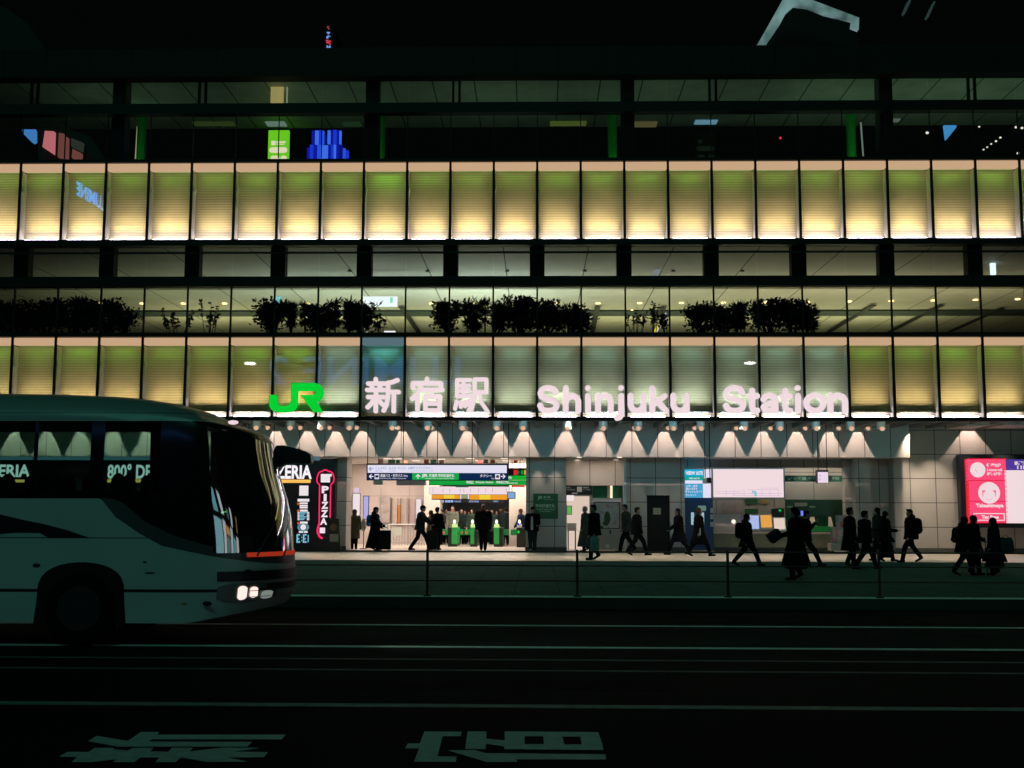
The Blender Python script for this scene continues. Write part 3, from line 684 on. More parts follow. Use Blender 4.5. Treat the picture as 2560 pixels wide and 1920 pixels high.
# ================================================================== signs hung in front of the concourse
def hung(name, label, cat, u0, v0, u1, v1, Y, th=.12, rods=(), top=None, frame='black'):
    a = at(u0, v1, Y); b = at(u1, v0, Y)
    t = thing(name, label, cat, ((a.x+b.x)/2, Y, a.z))
    f = MB(); f.box(a.x, b.x, Y+.006, Y+th, a.z, b.z); f.build('frame', K[frame], t)
    if rods:
        for u in rods:
            x = at(u, v0, Y).x; MB().tube((x,Y+th/2,b.z),(x,Y+th/2,top or ZS),.016,.016,8).build('rod', K['black'], t)
    return t
YS = 42.6
DS = hung('direction_sign', 'long navy and white direction sign hung on thin rods over the entrance', 'sign', 916, 1159, 1271, 1201, YS, .16, (918,1007,1093,1180,1271))
f = MB(); rect_at(f, 919,1163,1267,1182, YS, .005); f.build('white_strip', K['signwhite'], DS)
f = MB(); rect_at(f, 918,1183,1030,1199.5, YS, .005); rect_at(f, 1147.5,1183,1269,1199.5, YS, .005); f.build('navy_strip', K['navy'], DS)
f = MB(); rect_at(f, 1030.5,1183,1147,1199.5, YS, .005); f.build('green_strip', K['signgreen'], DS)
f = MB()
text_at(f, 'ニュウマン', 938,1167,968,1174, YS-.006); text_at(f, 'ルミネ', 972,1167,990,1174, YS-.006); text_at(f, 'サザンテラス', 994,1167,1015,1174, YS-.006, 0, .005); text_at(f, 'JR新宿ミライナタワー', 1021,1167,1081,1174, YS-.006)
text_at(f, 'NEWoMan', 938,1176,957,1179, YS-.006, 0, 0); text_at(f, 'LUMINE', 972,1176,990,1179, YS-.006, 0, 0); text_at(f, 'JR SHINJUKU MIRAINA TOWER', 1026,1176,1083,1179, YS-.006, 0, 0)
arrow(f, 927,1172,5.5,YS-.006,'l')
f.build('lettering', scr('blue_grey_lettering', 120,150,205), DS)
f = MB()
text_at(f, '高速バス・空港バス', 951,1185,1006,1193, YS-.006); text_at(f, 'Hwy.', 1009,1187,1020,1193, YS-.006); text_at(f, 'Expressway Bus, Airport Express Bus', 951,1194.5,1015,1198, YS-.006, 0, .004)
text_at(f, 'JR', 1054,1185,1070,1194, YS-.006, 0, .04); text_at(f, '新宿駅 甲州街道改札', 1073,1185,1136,1193, YS-.006, 0, .02); text_at(f, 'Shinjuku Sta. Koshu-kaido Gate', 1062,1194.5,1135,1198, YS-.006, 0, .004)
text_at(f, 'タクシー', 1200,1186,1230,1193, YS-.006); text_at(f, 'Taxi', 1228,1194.5,1236,1198, YS-.006, 0, .004)
arrow(f, 928,1191,6,YS-.006,'l'); arrow(f, 1045,1191,6,YS-.006,'u'); arrow(f, 1258,1191,6,YS-.006,'r')
rect_at(f, 936.5,1185,948,1198, YS-.007, .004); rect_at(f, 1238,1185,1250,1198, YS-.007, .004)
f.build('lettering', K['txt'], DS)
f = MB(); rect_at(f, 938,1188,946.5,1194, YS-.010, .003); rect_at(f, 939.5,1195,941,1197, YS-.010, .003); rect_at(f, 943.5,1195,945,1197, YS-.010, .003)
rect_at(f, 1240,1190,1248,1194.5, YS-.010, .003); rect_at(f, 1241.5,1187,1246.5,1189.5, YS-.010, .003)
f.build('pictogram', K['navy'], DS)

GS = hung('gate_sign', 'bright green station sign strip above the ticket gates', 'sign', 1072, 1200.5, 1316, 1213, 46.4, .15)
f = MB(); rect_at(f, 1073,1201,1315,1212, 46.4, .005); f.build('face', scr('lit_green_strip', 20,160,60), GS)
f = MB(); text_at(f, '甲州街道', 1166,1202,1185,1209.5, 46.39, 0, .03); text_at(f, 'Shinjuku Station', 1189,1203,1233,1209, 46.39, 0, .02); text_at(f, '甲州街道改札', 1241,1202,1273,1209, 46.39, 0, .03); text_at(f, 'Koshu-kaido Gate', 1267,1205.5,1294,1209, 46.39, 0, .005)
f.build('lettering', K['txt'], GS)
G2 = hung('gate_sign', 'bright green panel with dark line board at the right of the gates', 'sign', 1268, 1170, 1316, 1200, 46.2, .12, (1300,), 3.6)
f = MB(); rect_at(f, 1270,1189,1315,1199.6, 46.2, .005); f.build('face', scr('lit_green_block', 20,168,46), G2)
f = MB(); rect_at(f, 1284,1175,1293.5,1187, 46.2, .005); f.build('red_square', scr('lit_red_square', 225,35,50), G2)
f = MB(); rect_at(f, 1295,1176,1298,1186, 46.2, .005); rect_at(f, 1302,1176,1309,1186, 46.2, .005); f.build('green_square', scr('lit_green_square', 10,140,60), G2)
f = MB(); rect_at(f, 1310.5,1175,1315,1187, 46.2, .005); f.build('orange_square', scr('lit_orange_square', 225,150,60), G2)
f = MB(); text_at(f, '改札', 1271,1191,1280,1198, 46.19, 0, .04); f.build('lettering', K['txt'], G2)
f = MB(); rect_at(f, 1280,1212.5,1312,1217.5, 46.3, .05); tag(f.build('red_strip_sign', scr('lit_red_strip', 205,70,60)), 'thin red strip sign under the green gate sign', 'sign')
WB = hung('departure_board', 'long white lit board hung above the ticket gates', 'sign', 1072, 1216.5, 1275, 1236, 48.2, .2, (1100,1240), 3.6, 'white')
f = MB(); rect_at(f, 1073,1217.5,1274,1235.5, 48.2, .005); f.build('face', scr('lit_board_face', 240,220,226), WB)
f = MB()
for u in (1082,1107,1124,1150,1159,1176,1196,1214,1231,1265): rect_at(f, u,1221,u+.8,1231, 48.194, .003)
f.build('divider', mat('grey_divider', (.25,.22,.25), .5), WB)
f = MB(); rect_at(f, 1140,1213.5,1171,1218, 48.1, .05); f.build('clock_box', scr('dark_green_clock', 25,80,60), WB)
OB = hung('orange_board', 'glowing orange and yellow board under the white board', 'sign', 1079, 1236.5, 1268, 1249.5, 49.0, .15)
f = MB(); rect_at(f, 1080,1237,1149,1247, 49.0, .005); rect_at(f, 1174,1237,1268,1249, 49.0, .005); f.build('face', scr('lit_orange_face', 236,156,44), OB)
f = MB(); rect_at(f, 1110,1237,1136,1246, 48.99, .005); rect_at(f, 1198,1237,1226,1248.5, 48.99, .005); f.build('yellow_patch', scr('lit_yellow_face', 238,206,58), OB)
f = MB(); rect_at(f, 1154,1237,1169,1246.5, 48.99, .005); f.build('middle_screen', scr('grey_screen', 150,155,110), OB)
f = MB(); rect_at(f, 1150,1237,1153.5,1247.5, 48.99, .005); rect_at(f, 1169.5,1237,1173,1247.5, 48.99, .005); f.build('white_bar', K['signwhite'], OB)
BB = hung('blue_board', 'narrow blue line board beyond the ticket gates', 'sign', 1102, 1249.5, 1262, 1257, 55.5, .1)
f = MB()
for u in (1104,1113,1120,1127): rect_at(f, u,1250.5,u+6,1256, 55.49, .005)
text_at(f, '中央線 山手線', 1136,1251,1152,1256, 55.49); text_at(f, '総武線 埼京線', 1172,1251,1197,1256, 55.49); text_at(f, '小田急 京王', 1232,1251,1246,1255.5, 55.49)
f.build('lettering', scr('blue_white_lettering', 160,185,235), BB)
MN = hung('hanging_monitor', 'small pale blue monitor tilted at the right of the orange board', 'monitor', 1268, 1229, 1289, 1247.5, 47.4, .06, (1280,), 3.6)
f = MB(); rect_at(f, 1269.5,1230.5,1287,1246, 47.4, .005); f.build('screen', scr('pale_blue_screen', 130,165,205), MN)
# ceiling banners seen above the direction sign
for k,(u0,u1,c,d) in enumerate(((947,958,(190,150,140),'beige'),(970,988,(60,130,95),'green'),(990,1000,(50,120,100),'teal'),(1009,1018,(190,120,100),'brown'),(1060,1072,(165,105,110),'dull pink'),(1076,1091,(70,150,120),'sea green'),(1098,1110,(195,140,125),'peach'),(1195,1206,(225,85,90),'red'),(1209,1220,(75,125,110),'grey green'),(1226,1238,(170,110,80),'tan'),(1284,1294,(220,100,90),'coral'))):
    a = at(u0,1158,46.9+.25*(k%4)); b = at(u1,1145,46.9+.25*(k%4))
    mb = MB(); mb.box(a.x,b.x,a.y,a.y+.03,a.z,min(b.z,3.6)); 
    tag(mb.build('ceiling_banner', mat(d.replace(' ','_')+'_banner', s2l(*c), .6)), d+' banner among the row hung from the concourse ceiling', 'banner', 'banners under the concourse ceiling')
K['ctube'] = lamp_mat('ceiling_light_tube', (1,.85,.75), 1.2)
for u,v in ((969,1147),(994,1147),(1040,1152),(1103,1148),(1176,1146),(1198,1152),(1262,1146),(1266,1152)):
    p = onc(u, v, 3.6); bld(MB().box(p.x-.16,p.x+.16,p.y-.05,p.y+.05,3.585,3.612), 'ceiling_glow', K['ctube'])
# ================================================================== pizza shop at the left
YP = 44.0
SHOP = thing('pizza_shop', 'black pizza shop front behind the bus with glowing menu and letters', 'shop', (ax(400,YP),YP,0))
BLK = mat('shop_black_wall', (.010,.014,.022), .4)
MB().box(ax(-260,YP),ax(838,YP),YP,YP+1.4,.0,az(1147,YP)).build('wall', BLK, SHOP)
WSL = scr('white_shop_letters', 238,232,236,1.1)
for s_,u0,v0,u1,v1,b_ in (('NEAPOLITAN PIZZERIA',-330,1161,76,1192,.03),('800° DEGREES',268,1160,470,1197,.028),('NEAPOLITAN',490,1163,630,1195,.03),('PIZZERIA',645,1163,780,1197,.035)):
    f = MB(); text_at(f, s_, u0,v0,u1,v1, YP-.03, 0, b_); f.build('fascia_lettering', WSL, SHOP)
f = MB(); rect_at(f, -300,1199,60,1205, YP-.05, .045); rect_at(f, 268,1199,776,1206, YP-.05, .045); f.build('orange_light_strip', scr('warm_light_strip', 240,176,86,1.2), SHOP)
f = MB(); rect_at(f, -300,1142,800,1149, YP-.08, .07); f.build('canopy_edge', scr('cool_edge_glow', 74,104,116), SHOP)  # edge glows in place of cold light falling on it
f = MB(); rect_at(f, 100,1205,660,1285, YP-.01, .008); f.build('shop_window', mat('dim_shop_glass', (.04,.06,.05), .15), SHOP)
WL = scr('white_menu_light', 236,226,230); CB = scr('cyan_menu_light', 120,190,215); OR_ = scr('orange_menu_light', 205,90,45)
f = MB(); rect_at(f, 748,1214,771,1239, YP-.02, .015)
rect_at(f, 744,1247,773,1254, YP-.02, .015)
for v in (1256,1262,1267): rect_at(f, 749,v,769,v+4, YP-.02, .015)
rect_at(f, 750,1274,769,1279, YP-.02, .015); rect_at(f, 750,1304,769,1309, YP-.02, .015)
for k in range(6):
    v = 1280+k*3.6; rect_at(f, 744,v,749,v+2.4, YP-.02, .015); rect_at(f, 767,v,773,v+2.4, YP-.02, .015)
rect_at(f, 747,1328,758,1332, YP-.02, .015); rect_at(f, 760,1328,769,1332, YP-.02, .015)
c = at(758,1318,YP-.02); f.tube(c, c+EY*.015, .11,.11,16)
f.build('menu_light', WL, SHOP)
f = MB()
for k in range(6):
    v = 1280+k*3.6; rect_at(f, 750,v,766-(k%3)*3,v+2.2, YP-.02, .015)
for u in (741,757):
    rect_at(f, u,1335,u+4,1357, YP-.02, .015)
    for v in (1335,1345,1353): rect_at(f, u+4.5,v,u+9-(v==1345)*2,v+4, YP-.02, .015)
rect_at(f, 753,1342,755,1345, YP-.02, .015); rect_at(f, 753,1350,755,1353, YP-.02, .015); rect_at(f, 769,1337,771.5,1356, YP-.02, .015)
for k in range(20):
    g = 2*math.pi*k/20; c = at(758,1318,YP-.02)
    f.bar(c+Vector((math.cos(g)*.14,0,math.sin(g)*.12)), c+Vector((math.cos(g)*.22,0,math.sin(g)*.17)), .016)
f.build('menu_light', CB, SHOP)
f = MB()
for v in (1257,1274,1305): rect_at(f, 743,v,748,v+5.5, YP-.02, .015)
f.build('menu_light', OR_, SHOP)
f = MB(); text_at(f, 'P', 804,1215,822,1233, YP-.03, 0, .05); rect_at(f, 809,1235,816.5,1253, YP-.03, .02)
text_at(f, 'Z', 803,1254.5,821,1272, YP-.03, 0, .05); text_at(f, 'Z', 802,1275,820,1293, YP-.03, 0, .05); text_at(f, 'A', 800,1295,818,1312, YP-.03, 0, .05)
f.build('vertical_lettering', WL, SHOP)
f = MB(); f.prism([at(u,v,YP-.03) for u,v in ((802,1185),(829,1185),(829,1191),(825,1191),(825,1206),(802,1206))], (0,.02,0)); rect_at(f, 799,1319,812.5,1333, YP-.03, .02); f.build('lit_block', WL, SHOP)
neon = scr('red_pink_neon', 226,38,92,1.25)
pts = [(798,1310),(798.5,1262),(799,1212),(793,1206),(792,1198),(794,1190),(796,1184),(801,1179),(806,1178),(811,1174.5),(816,1175),(821,1178.5),(827,1179),(832,1184),(834,1190),(835,1198),(834,1205),(828,1211),(827,1212),(826,1255),(825,1294)]
f = MB()
for p, q in zip(pts, pts[1:]): f.tube(at(*p,YP-.06), at(*q,YP-.06), .027, .027, 8)
tl = [(798,1310),(794,1322),(794,1331),(799,1342),(806,1346)]
for p, q in zip(tl, tl[1:]): f.tube(at(*p,YP-.06), at(*q,YP-.06), .04, .04, 8)
f.build('neon_tube', neon, SHOP)
# board on an easel in front of the shop corner
AB = thing('standing_menu_board', 'black standing menu board with a pizza picture beside the neon sign', 'menu board', (ax(836,43.3),43.3,0))
f = MB(); a = at(822,1376,43.3); b = at(849,1297,43.3)
f.prism([(a.x,43.3,.005),(b.x+.06,43.3,.005),(b.x-.02,43.3,b.z),(a.x,43.3,b.z)], (0,.08,0)); f.build('frame', mat('board_black', (.012,.016,.014), .5), AB)
f = MB(); c = at(833,1318,43.29); f.tube(c, c+EY*.008,.13,.13,20); f.build('pizza_picture', mat('pizza_print', (.30,.12,.05), .5, noise=.5, nscale=14), AB)
f = MB(); rect_at(f, 824,1335,846,1354, 43.292, .007); f.build('pale_notice', mat('pale_notice', (.62,.46,.36), .6), AB)

# ================================================================== left part of the concourse
PW = scr('white_lit_poster', 240,224,226)
def poster(name, label, u0,v0,u1,v1,Y, m, cat='poster', group=None, fr=K['steel']):
    a = at(u0,v1,Y); b = at(u1,v0,Y); t = thing(name, label, cat, ((a.x+b.x)/2,Y,a.z), group)
    f = MB(); f.box(a.x-.03,b.x+.03,Y+.006,Y+.08,a.z-.03,b.z+.03); f.build('frame', fr, t)
    f = MB(); f.box(a.x,b.x,Y,Y+.005,a.z,b.z); f.build('face', m, t); return t
poster('lit_pillar_poster','narrow white glowing poster nearest the pier by the standing menu board',865.5,1238,878,1334,48.0,PW,'poster')
t = poster('lit_pillar_poster','wide white glowing poster behind the hooded woman',881,1234,900,1335,48.6,PW,'poster')
f = MB(); rect_at(f, 885,1220,897,1232, 48.6, .04); f.build('small_top_sign', scr('lilac_lit_sign', 214,196,222), t)
poster('blue_poster','pale violet lit poster with blotches left of the man in the black coat',908.5,1241,921,1297,50.5, scr('violet_lit_poster',176,172,226), 'poster', fr=mat('dark_blue_frame',(.02,.05,.09),.5))
PB = mat('pale_picture', (.52,.44,.42), .5, noise=.35, nscale=3)
poster('wall_picture','grey picture panel on the concourse wall right of the capped man',952,1245,975,1306,52.9,PB,'picture')
for u0,u1,d,c in ((980,993,'cream panel between brown posts on the concourse wall',(.60,.50,.42)),(994,1001,'orange panel on the concourse wall',(.70,.24,.06)),(1003,1015,'pale grey panel right of the orange panel',(.55,.48,.45)),(1023,1037,'pinkish panel right of the last brown post',(.60,.46,.46))):
    poster('wall_panel', d, u0, 1246 if u0 != 994 else 1262, u1, 1311, 52.9, mat(d.split()[0]+'_wall_panel', c, .5, noise=.08), 'wall panel', fr=K['beige'])
br = mat('brown_post', (.16,.09,.03), .5)
for u, d in ((979,'leftmost brown post on the concourse wall'),(1001.5,'brown post touching the orange panel'),(1022,'brown post left of the pinkish panel')):
    f = MB(); rect_at(f, u-1.1,1245,u+1.1,1311, 52.8, .06); tag(f.build('wall_post', br), d, 'post', 'brown posts on the concourse wall')
poster('lit_pillar_poster','white glowing poster above the cap of the man pushing luggage',1040,1248,1053,1300,52.8,PW,'poster')
bar_ = thing('barrier_fence', 'pale metal barrier with white notices in front of the concourse wall', 'barrier', (ax(1005,51),51,0))
f = MB(); zb = az(1312,51)
f.tube((ax(955,51),51,zb),(ax(1062,51),51,zb),.025,.025,8).tube((ax(955,51),51,.15),(ax(1062,51),51,.15),.02,.02,8); f.build('rail', K['steel'], bar_)
for u in range(957,1064,7):
    f = MB(); f.tube((ax(u,51),51,0.004),(ax(u,51),51,zb),.016,.016,6); f.build('post', K['steel'], bar_)
f = MB(); rect_at(f, 981,1319,1005,1339, 50.96, .01); rect_at(f, 958,1313,975,1327, 50.96, .01); f.build('notice', mat('pale_green_notice', (.52,.56,.50), .6), bar_)
ST = thing('round_sign_stand', 'small round pale sign on a thin post beside the hooded woman', 'sign stand', (ax(907,46.5),46.5,0.004))
f = MB(); c = at(909,1313,46.5); f.tube((c.x,46.55,.004),(c.x,46.55,c.z),.02,.02,8).tube((c.x,46.55,.004),(c.x,46.55,.03),.14,.14,14); f.build('post', br, ST)
f = MB(); f.ell((c.x,46.5,c.z),.11,.03,.25); f.build('round_sign', mat('pale_round_sign', (.45,.50,.45), .5), ST)
CAMR = thing('security_camera', 'small white security camera hanging under the direction sign', 'security camera', at(946,1205,45))
f = MB(); c = at(946,1206,45); f.box(c.x-.18,c.x+.18,44.9,45.1,c.z-.09,c.z+.09); f.build('housing', K['white'], CAMR)
f = MB(); f.tube((c.x,45,c.z+.09),(c.x,45,3.6),.02,.02,6); f.build('rod', K['black'], CAMR)
f = MB(); rect_at(f, 991,1201,1064,1213, 47.5, .5); tag(f.build('ceiling_duct', mat('grey_duct', (.22,.26,.27), .5)), 'long grey duct box behind the direction sign', 'duct')

# ================================================================== ticket gates
GG = mat('gate_green', (.03,.42,.10), .35); GD = mat('gate_black', (.014,.02,.018), .35); GL = lamp_mat('gate_card_light', (.62,.80,.28), 1.1)
WBALL = lamp_mat('gate_lamp', (1,.93,.74), 1.3)
def gate(u0, u1, side, Y, label, green=True):
    x0, x1 = ax(u0,Y), ax(u1,Y); zt_ = az(1319,Y); xm = x0+(x1-x0)*(.40 if side == 'l' else .60)
    t = thing('ticket_gate', label, 'ticket gate', ((x0+x1)/2,Y,0.004), 'ticket gates of the concourse')
    MB().box(x0,x1,Y,Y+1.9,.004,.12).build('base', GD, t)
    a, b = (x0,xm) if side == 'l' else (xm,x1)
    MB().box(a,b,Y,Y+1.9,.12,zt_-.02).build('dark_side', GD, t)
    a2, b2 = (xm+.003,x1) if side == 'l' else (x0,xm-.003)
    MB().box(a2,b2,Y-.02,Y+1.9,.12,zt_).build('green_body', GG if green else GD, t)
    MB().box(a2+.01,b2-.01,Y-.03,Y+.5,zt_+.003,zt_+.14).build('card_reader', GL if green else K['white'], t)
    c = ((a2+b2)/2,Y+.05,zt_+.24); MB().ell(c,.06,.06,.10).build('indicator_lamp', WBALL, t)
    return t
gate(1121,1143,'l',49.5,'green and black ticket gate furthest left')
gate(1176.5,1193,'r',49.5,'mostly green ticket gate beside the bald man in black')
gate(1235,1257,'r',49.5,'green and black ticket gate right of the bald man in black')
g4 = gate(1292,1314,'r',49.0,'black ticket gate with a green diamond against the right pier', False)
f = MB(); c = at(1296,1330,48.97); f.obox(c, (EX+EZ).normalized(), EY, (EZ-EX).normalized(), .05,.006,.05); f.build('green_diamond', scr('green_diamond', 40,200,60), g4)
f = MB(); c = at(1296,1310.5,48.9); f.ell(c,.05,.04,.05); f.build('blue_lamp', scr('blue_lamp', 70,60,235), g4)
FL = mat('flap_green', (.02,.33,.10), .4); OS = mat('orange_sticker', (.75,.22,.05), .5)
for u0,u1,su,d in ((1100,1120,1109,'left of the first gate'),(1144,1159,1155,'right of the first gate'),(1161.5,1176,1166,'left of the second gate'),(1257.5,1273,None,'right of the third gate'),(1277,1292,None,'left of the black gate')):
    x0,x1 = ax(u0,50.2),ax(u1,50.2)
    t = thing('gate_flap', 'green closing flap '+d, 'gate flap', ((x0+x1)/2,50.2,az(1338,50.2)), 'closing flaps of the ticket gates')
    MB().box(x0,x1,50.2,50.24,az(1338,50.2),az(1323.5,50.2)).build('flap', FL, t)
    if su: f = MB(); rect_at(f, su-3,1329,su+3,1335, 50.19, .006); f.build('sticker', OS, t)

# ================================================================== plaque, alcove, cash machine, counter
t = thing('gate_plaque', 'dark green plaque with white lettering on the grey pier', 'plaque', at(1364,1297,YW-.28))
f = MB(); rect_at(f, 1333,1234,1395,1297, YW-.285, .03); f.build('board', mat('dark_green_board', (.012,.10,.04), .45), t)
f = MB(); text_at(f, 'JR', 1344,1240,1357,1250, YW-.292, 0, .03); text_at(f, '新宿駅', 1359,1240,1376,1246, YW-.292); text_at(f, 'Shinjuku Station', 1359,1247.5,1384,1250, YW-.292, 0, .004)
text_at(f, '甲州街道改札', 1339,1260,1388,1269, YW-.292, 0, .02); text_at(f, 'Koshu-kaido Gate', 1342,1271,1387,1275, YW-.292, 0, .004); text_at(f, '甲州街道剪票口', 1349,1277,1378,1280, YW-.292, 0, .004)
f.build('lettering', mat('pale_green_lettering', (.45,.62,.45), .5), t)
t = hung('alcove_sign', 'dark sign with a white square over the bright doorway', 'sign', 1414, 1213.5, 1480, 1237, 45.4, .1)
f = MB(); text_at(f, '券売機', 1416,1217,1426,1221, 45.39); text_at(f, 'Ticket Machines', 1416,1222,1438,1226, 45.39, 0, .006); text_at(f, '精算所', 1458,1217,1472,1221, 45.39); text_at(f, 'みどりの窓口', 1458,1222,1476,1226, 45.39, 0, .006)
f.build('lettering', mat('dim_white_lettering', (.55,.58,.56), .5), t)
f = MB(); rect_at(f, 1442.5,1217,1455,1230, 45.39, .005); rect_at(f, 1430,1231.5,1444,1235, 45.39, .005); f.build('white_square', mat('lit_white_square', (.8,.74,.70), .5), t)
t = thing('green_wall_board', 'green glossy board with a glowing lamp reflection in the alcove', 'board', at(1515,1245,46.3))
f = MB(); rect_at(f, 1481,1213.5,1553,1245, 46.3, .05); f.build('board', mat('glossy_green_board', (.03,.26,.13), .25), t)
f = MB(); rect_at(f, 1526,1214,1531,1245, 46.24, .05); f.build('glow_strip', lamp_mat('glow_strip', (1,.86,.62), 1.2), t)  # glowing strip stands for a lamp reflected in the board
f = MB(); rect_at(f, 1518,1214,1525.5,1245, 46.26, .03); f.build('bracket', K['beige'], t)
t = thing('area_map_board', 'standing area map in a white frame in the alcove', 'map board', (ax(1518,45.0),45.0,0.004))
f = MB(); rect_at(f, 1481,1245,1554,1323, 45.0, .12); f.build('frame', mat('white_frame', (.62,.58,.53), .5), t)
f = MB(); rect_at(f, 1484,1255,1550,1322, 44.99, .008); f.build('dark_border', GD, t)
mm = bpy.data.materials.new('area_map'); mm.use_nodes = True; nt = mm.node_tree; b_ = nt.nodes['Principled BSDF']
tc = nt.nodes.new('ShaderNodeTexCoord'); vo = nt.nodes.new('ShaderNodeTexVoronoi'); vo.inputs['Scale'].default_value = 7; nt.links.new(tc.outputs['Object'], vo.inputs['Vector'])
rp = nt.nodes.new('ShaderNodeValToRGB'); nt.links.new(vo.outputs['Color'], rp.inputs[0]); rp.color_ramp.interpolation = 'CONSTANT'
rp.color_ramp.elements[0].color = (.06,.11,.05,1); rp.color_ramp.elements[1].position = .22; rp.color_ramp.elements[1].color = (.56,.50,.44,1)
for p_, c_ in ((.34,(.62,.56,.52)),(.62,(.62,.32,.34)),(.68,(.55,.50,.46)),(.9,(.25,.24,.2))):
    e = rp.color_ramp.elements.new(p_); e.color = (*c_,1)
nt.links.new(rp.outputs[0], b_.inputs['Base Color'])
f = MB(); rect_at(f, 1486.5,1257,1548,1320, 44.982, .006); f.build('map', mm, t)
f = MB(); f.ell(at(1518,1295,44.98),.12,.006,.26).ell(at(1514,1308,44.98),.11,.006,.10); f.build('park_area', mat('map_green', (.05,.10,.03), .6), t)
f = MB(); rect_at(f, 1501,1324,1556,1374, 44.85, .35); f.build('pedestal', mat('pale_pedestal', (.48,.46,.36), .5), t)
f = MB(); rect_at(f, 1514,1361,1523,1370, 44.84, .008); f.build('label_plate', K['white'], t)
f = MB(); rect_at(f, 1524,1326,1527.5,1335, 44.84, .008); f.build('slot', GD, t)
# things seen in the bright doorway
t = thing('white_desk', 'white desk with green notice seen in the bright doorway', 'desk', (ax(1432,46.6),46.6,.004))
f = MB(); rect_at(f, 1418,1308,1441,1327, 46.55, .2); f.build('desk_top', K['white'], t)
f = MB(); rect_at(f, 1419,1327,1422,1376, 46.6,.1); rect_at(f, 1437,1327,1440,1376, 46.6,.1); f.build('leg', K['steel'], t)
t = poster('green_notice','small bright green notice seen in the bright doorway',1418,1266,1428,1285,46.7,scr('green_notice_face',96,172,84),'notice')
f = MB(); rect_at(f, 1417,1238,1435,1252, 46.2, .3); tag(f.build('lit_ceiling_box', PW), 'white glowing box lamp at the top of the bright doorway', 'lamp')
f = MB(); rect_at(f, 1475,1240,1481,1378, 46.0, .4); bld(f, 'door_jamb', K['grey'])
# bank machine
AT = thing('cash_machine', 'blue cash machine with a cyan glowing header beside the grey wall', 'cash machine', (ax(1745,44.6),44.6,.004))
f = MB(); rect_at(f, 1714,1245,1782,1376, 44.62, .8); f.build('body', mat('deep_blue_body', (.015,.065,.17), .4), AT)
f = MB(); rect_at(f, 1711.5,1173,1758,1190, 44.5, .3); f.build('header', scr('cyan_header', 20,172,212), AT)
f = MB(); rect_at(f, 1711.5,1190.5,1757.5,1200, 44.5, .3); f.build('header_band', scr('teal_header', 10,160,150), AT)
f = MB(); rect_at(f, 1712.5,1200.5,1757,1244, 44.5, .3); f.build('header_screen', scr('pale_blue_header', 70,160,205), AT)
f = MB(); rect_at(f, 1713,1201,1756,1209, 44.49, .006); rect_at(f, 1758.5,1209,1777,1244, 44.5, .3); rect_at(f, 1762,1173,1778,1195, 44.55, .2); f.build('white_panel', K['signwhite'], AT)
f = MB(); text_at(f, 'VIEW', 1714,1178,1738,1187, 44.48, 0, .05); text_at(f, 'ALTTE', 1740,1178,1757,1187, 44.48, 0, .06); text_at(f, 'VIEW ALTTE', 1722,1194,1749,1198, 44.48, 0, .03)
text_at(f, '入金・出金', 1715,1212,1744,1218, 44.48); text_at(f, '振込できます', 1715,1219,1743,1225, 44.48); text_at(f, 'キャッシュカード', 1714,1226,1755,1232, 44.48); text_at(f, 'クレジット', 1714,1235,1741,1240, 44.48)
f.build('lettering', K['txt'], AT)
f = MB(); rect_at(f, 1728,1281,1735,1312, 44.6, .01); rect_at(f, 1745,1281,1760,1312, 44.6, .01); f.build('lit_opening', scr('pale_cyan_opening', 150,185,185), AT)
f = MB(); rect_at(f, 1745,1264,1765,1277, 44.6, .01); f.build('screen', scr('dim_grey_screen', 90,120,110), AT)
f = MB()
for v in (1270,1286,1305): rect_at(f, 1776,v,1784,v+12, 44.58, .02)
f.build('leaflet_pocket', K['white'], AT)
# fare map
FM = thing('fare_map', 'large white glowing fare map over the ticket counter', 'map', at(1870,1244,45.1))
f = MB(); rect_at(f, 1781,1170,1962,1247, 45.03, .16); f.build('frame', K['steel'], FM)
f = MB(); rect_at(f, 1784,1173,1958,1243, 45.0, .02); f.build('face', K['letter'], FM)
f = MB()
for v,u0,u1 in ((1228,1788,1850),(1233,1790,1955),(1224,1870,1950),(1238,1830,1950),(1220,1900,1945)): rect_at(f, u0,v,u1,v+.8, 44.992, .004)
for u in (1815,1835,1860,1880,1905,1925,1945): rect_at(f, u,1224,u+.7,1240, 44.991, .004)
f.build('route_line', scr('lilac_line', 205,180,212), FM)
f = MB(); rect_at(f, 1880,1227,1890,1232, 44.99, .004); rect_at(f, 1886,1231,1892,1241, 44.989, .004); f.build('bay_patch', scr('blue_patch', 140,190,218), FM)
# ticket counter with machines
YC = 45.25
TC = thing('ticket_counter', 'long olive ticket counter with a pale top under the fare map', 'counter', (ax(1930,YC),YC,.004))
f = MB(); f.box(ax(1785,YC),ax(2085,YC),YC+.06,YC+.7,.16,az(1333,YC)); f.build('front', mat('olive_counter', (.24,.24,.15), .5, noise=.15), TC)
f = MB(); f.box(ax(1784,YC),ax(2086,YC),YC,YC+.75,az(1333,YC)+.002,az(1329,YC)); f.build('top', mat('pale_counter_top', (.66,.56,.48), .35), TC)
f = MB(); f.box(ax(1786,YC),ax(2084,YC),YC+.10,YC+.7,.004,.158); f.build('kick', K['plinth'], TC)
f = MB(); rect_at(f, 1786,1286,1852,1328, YC+.62, .1); f.build('lit_back_panel', mat('pale_back_panel', (.70,.60,.56), .3), TC)
f = MB(); c = at(1834,1304,YC+.60); f.tube(c,c+EY*.02,.08,.08,14); f.build('round_lamp', lamp_mat('round_counter_lamp', (1,.88,.74), 1.2), TC)
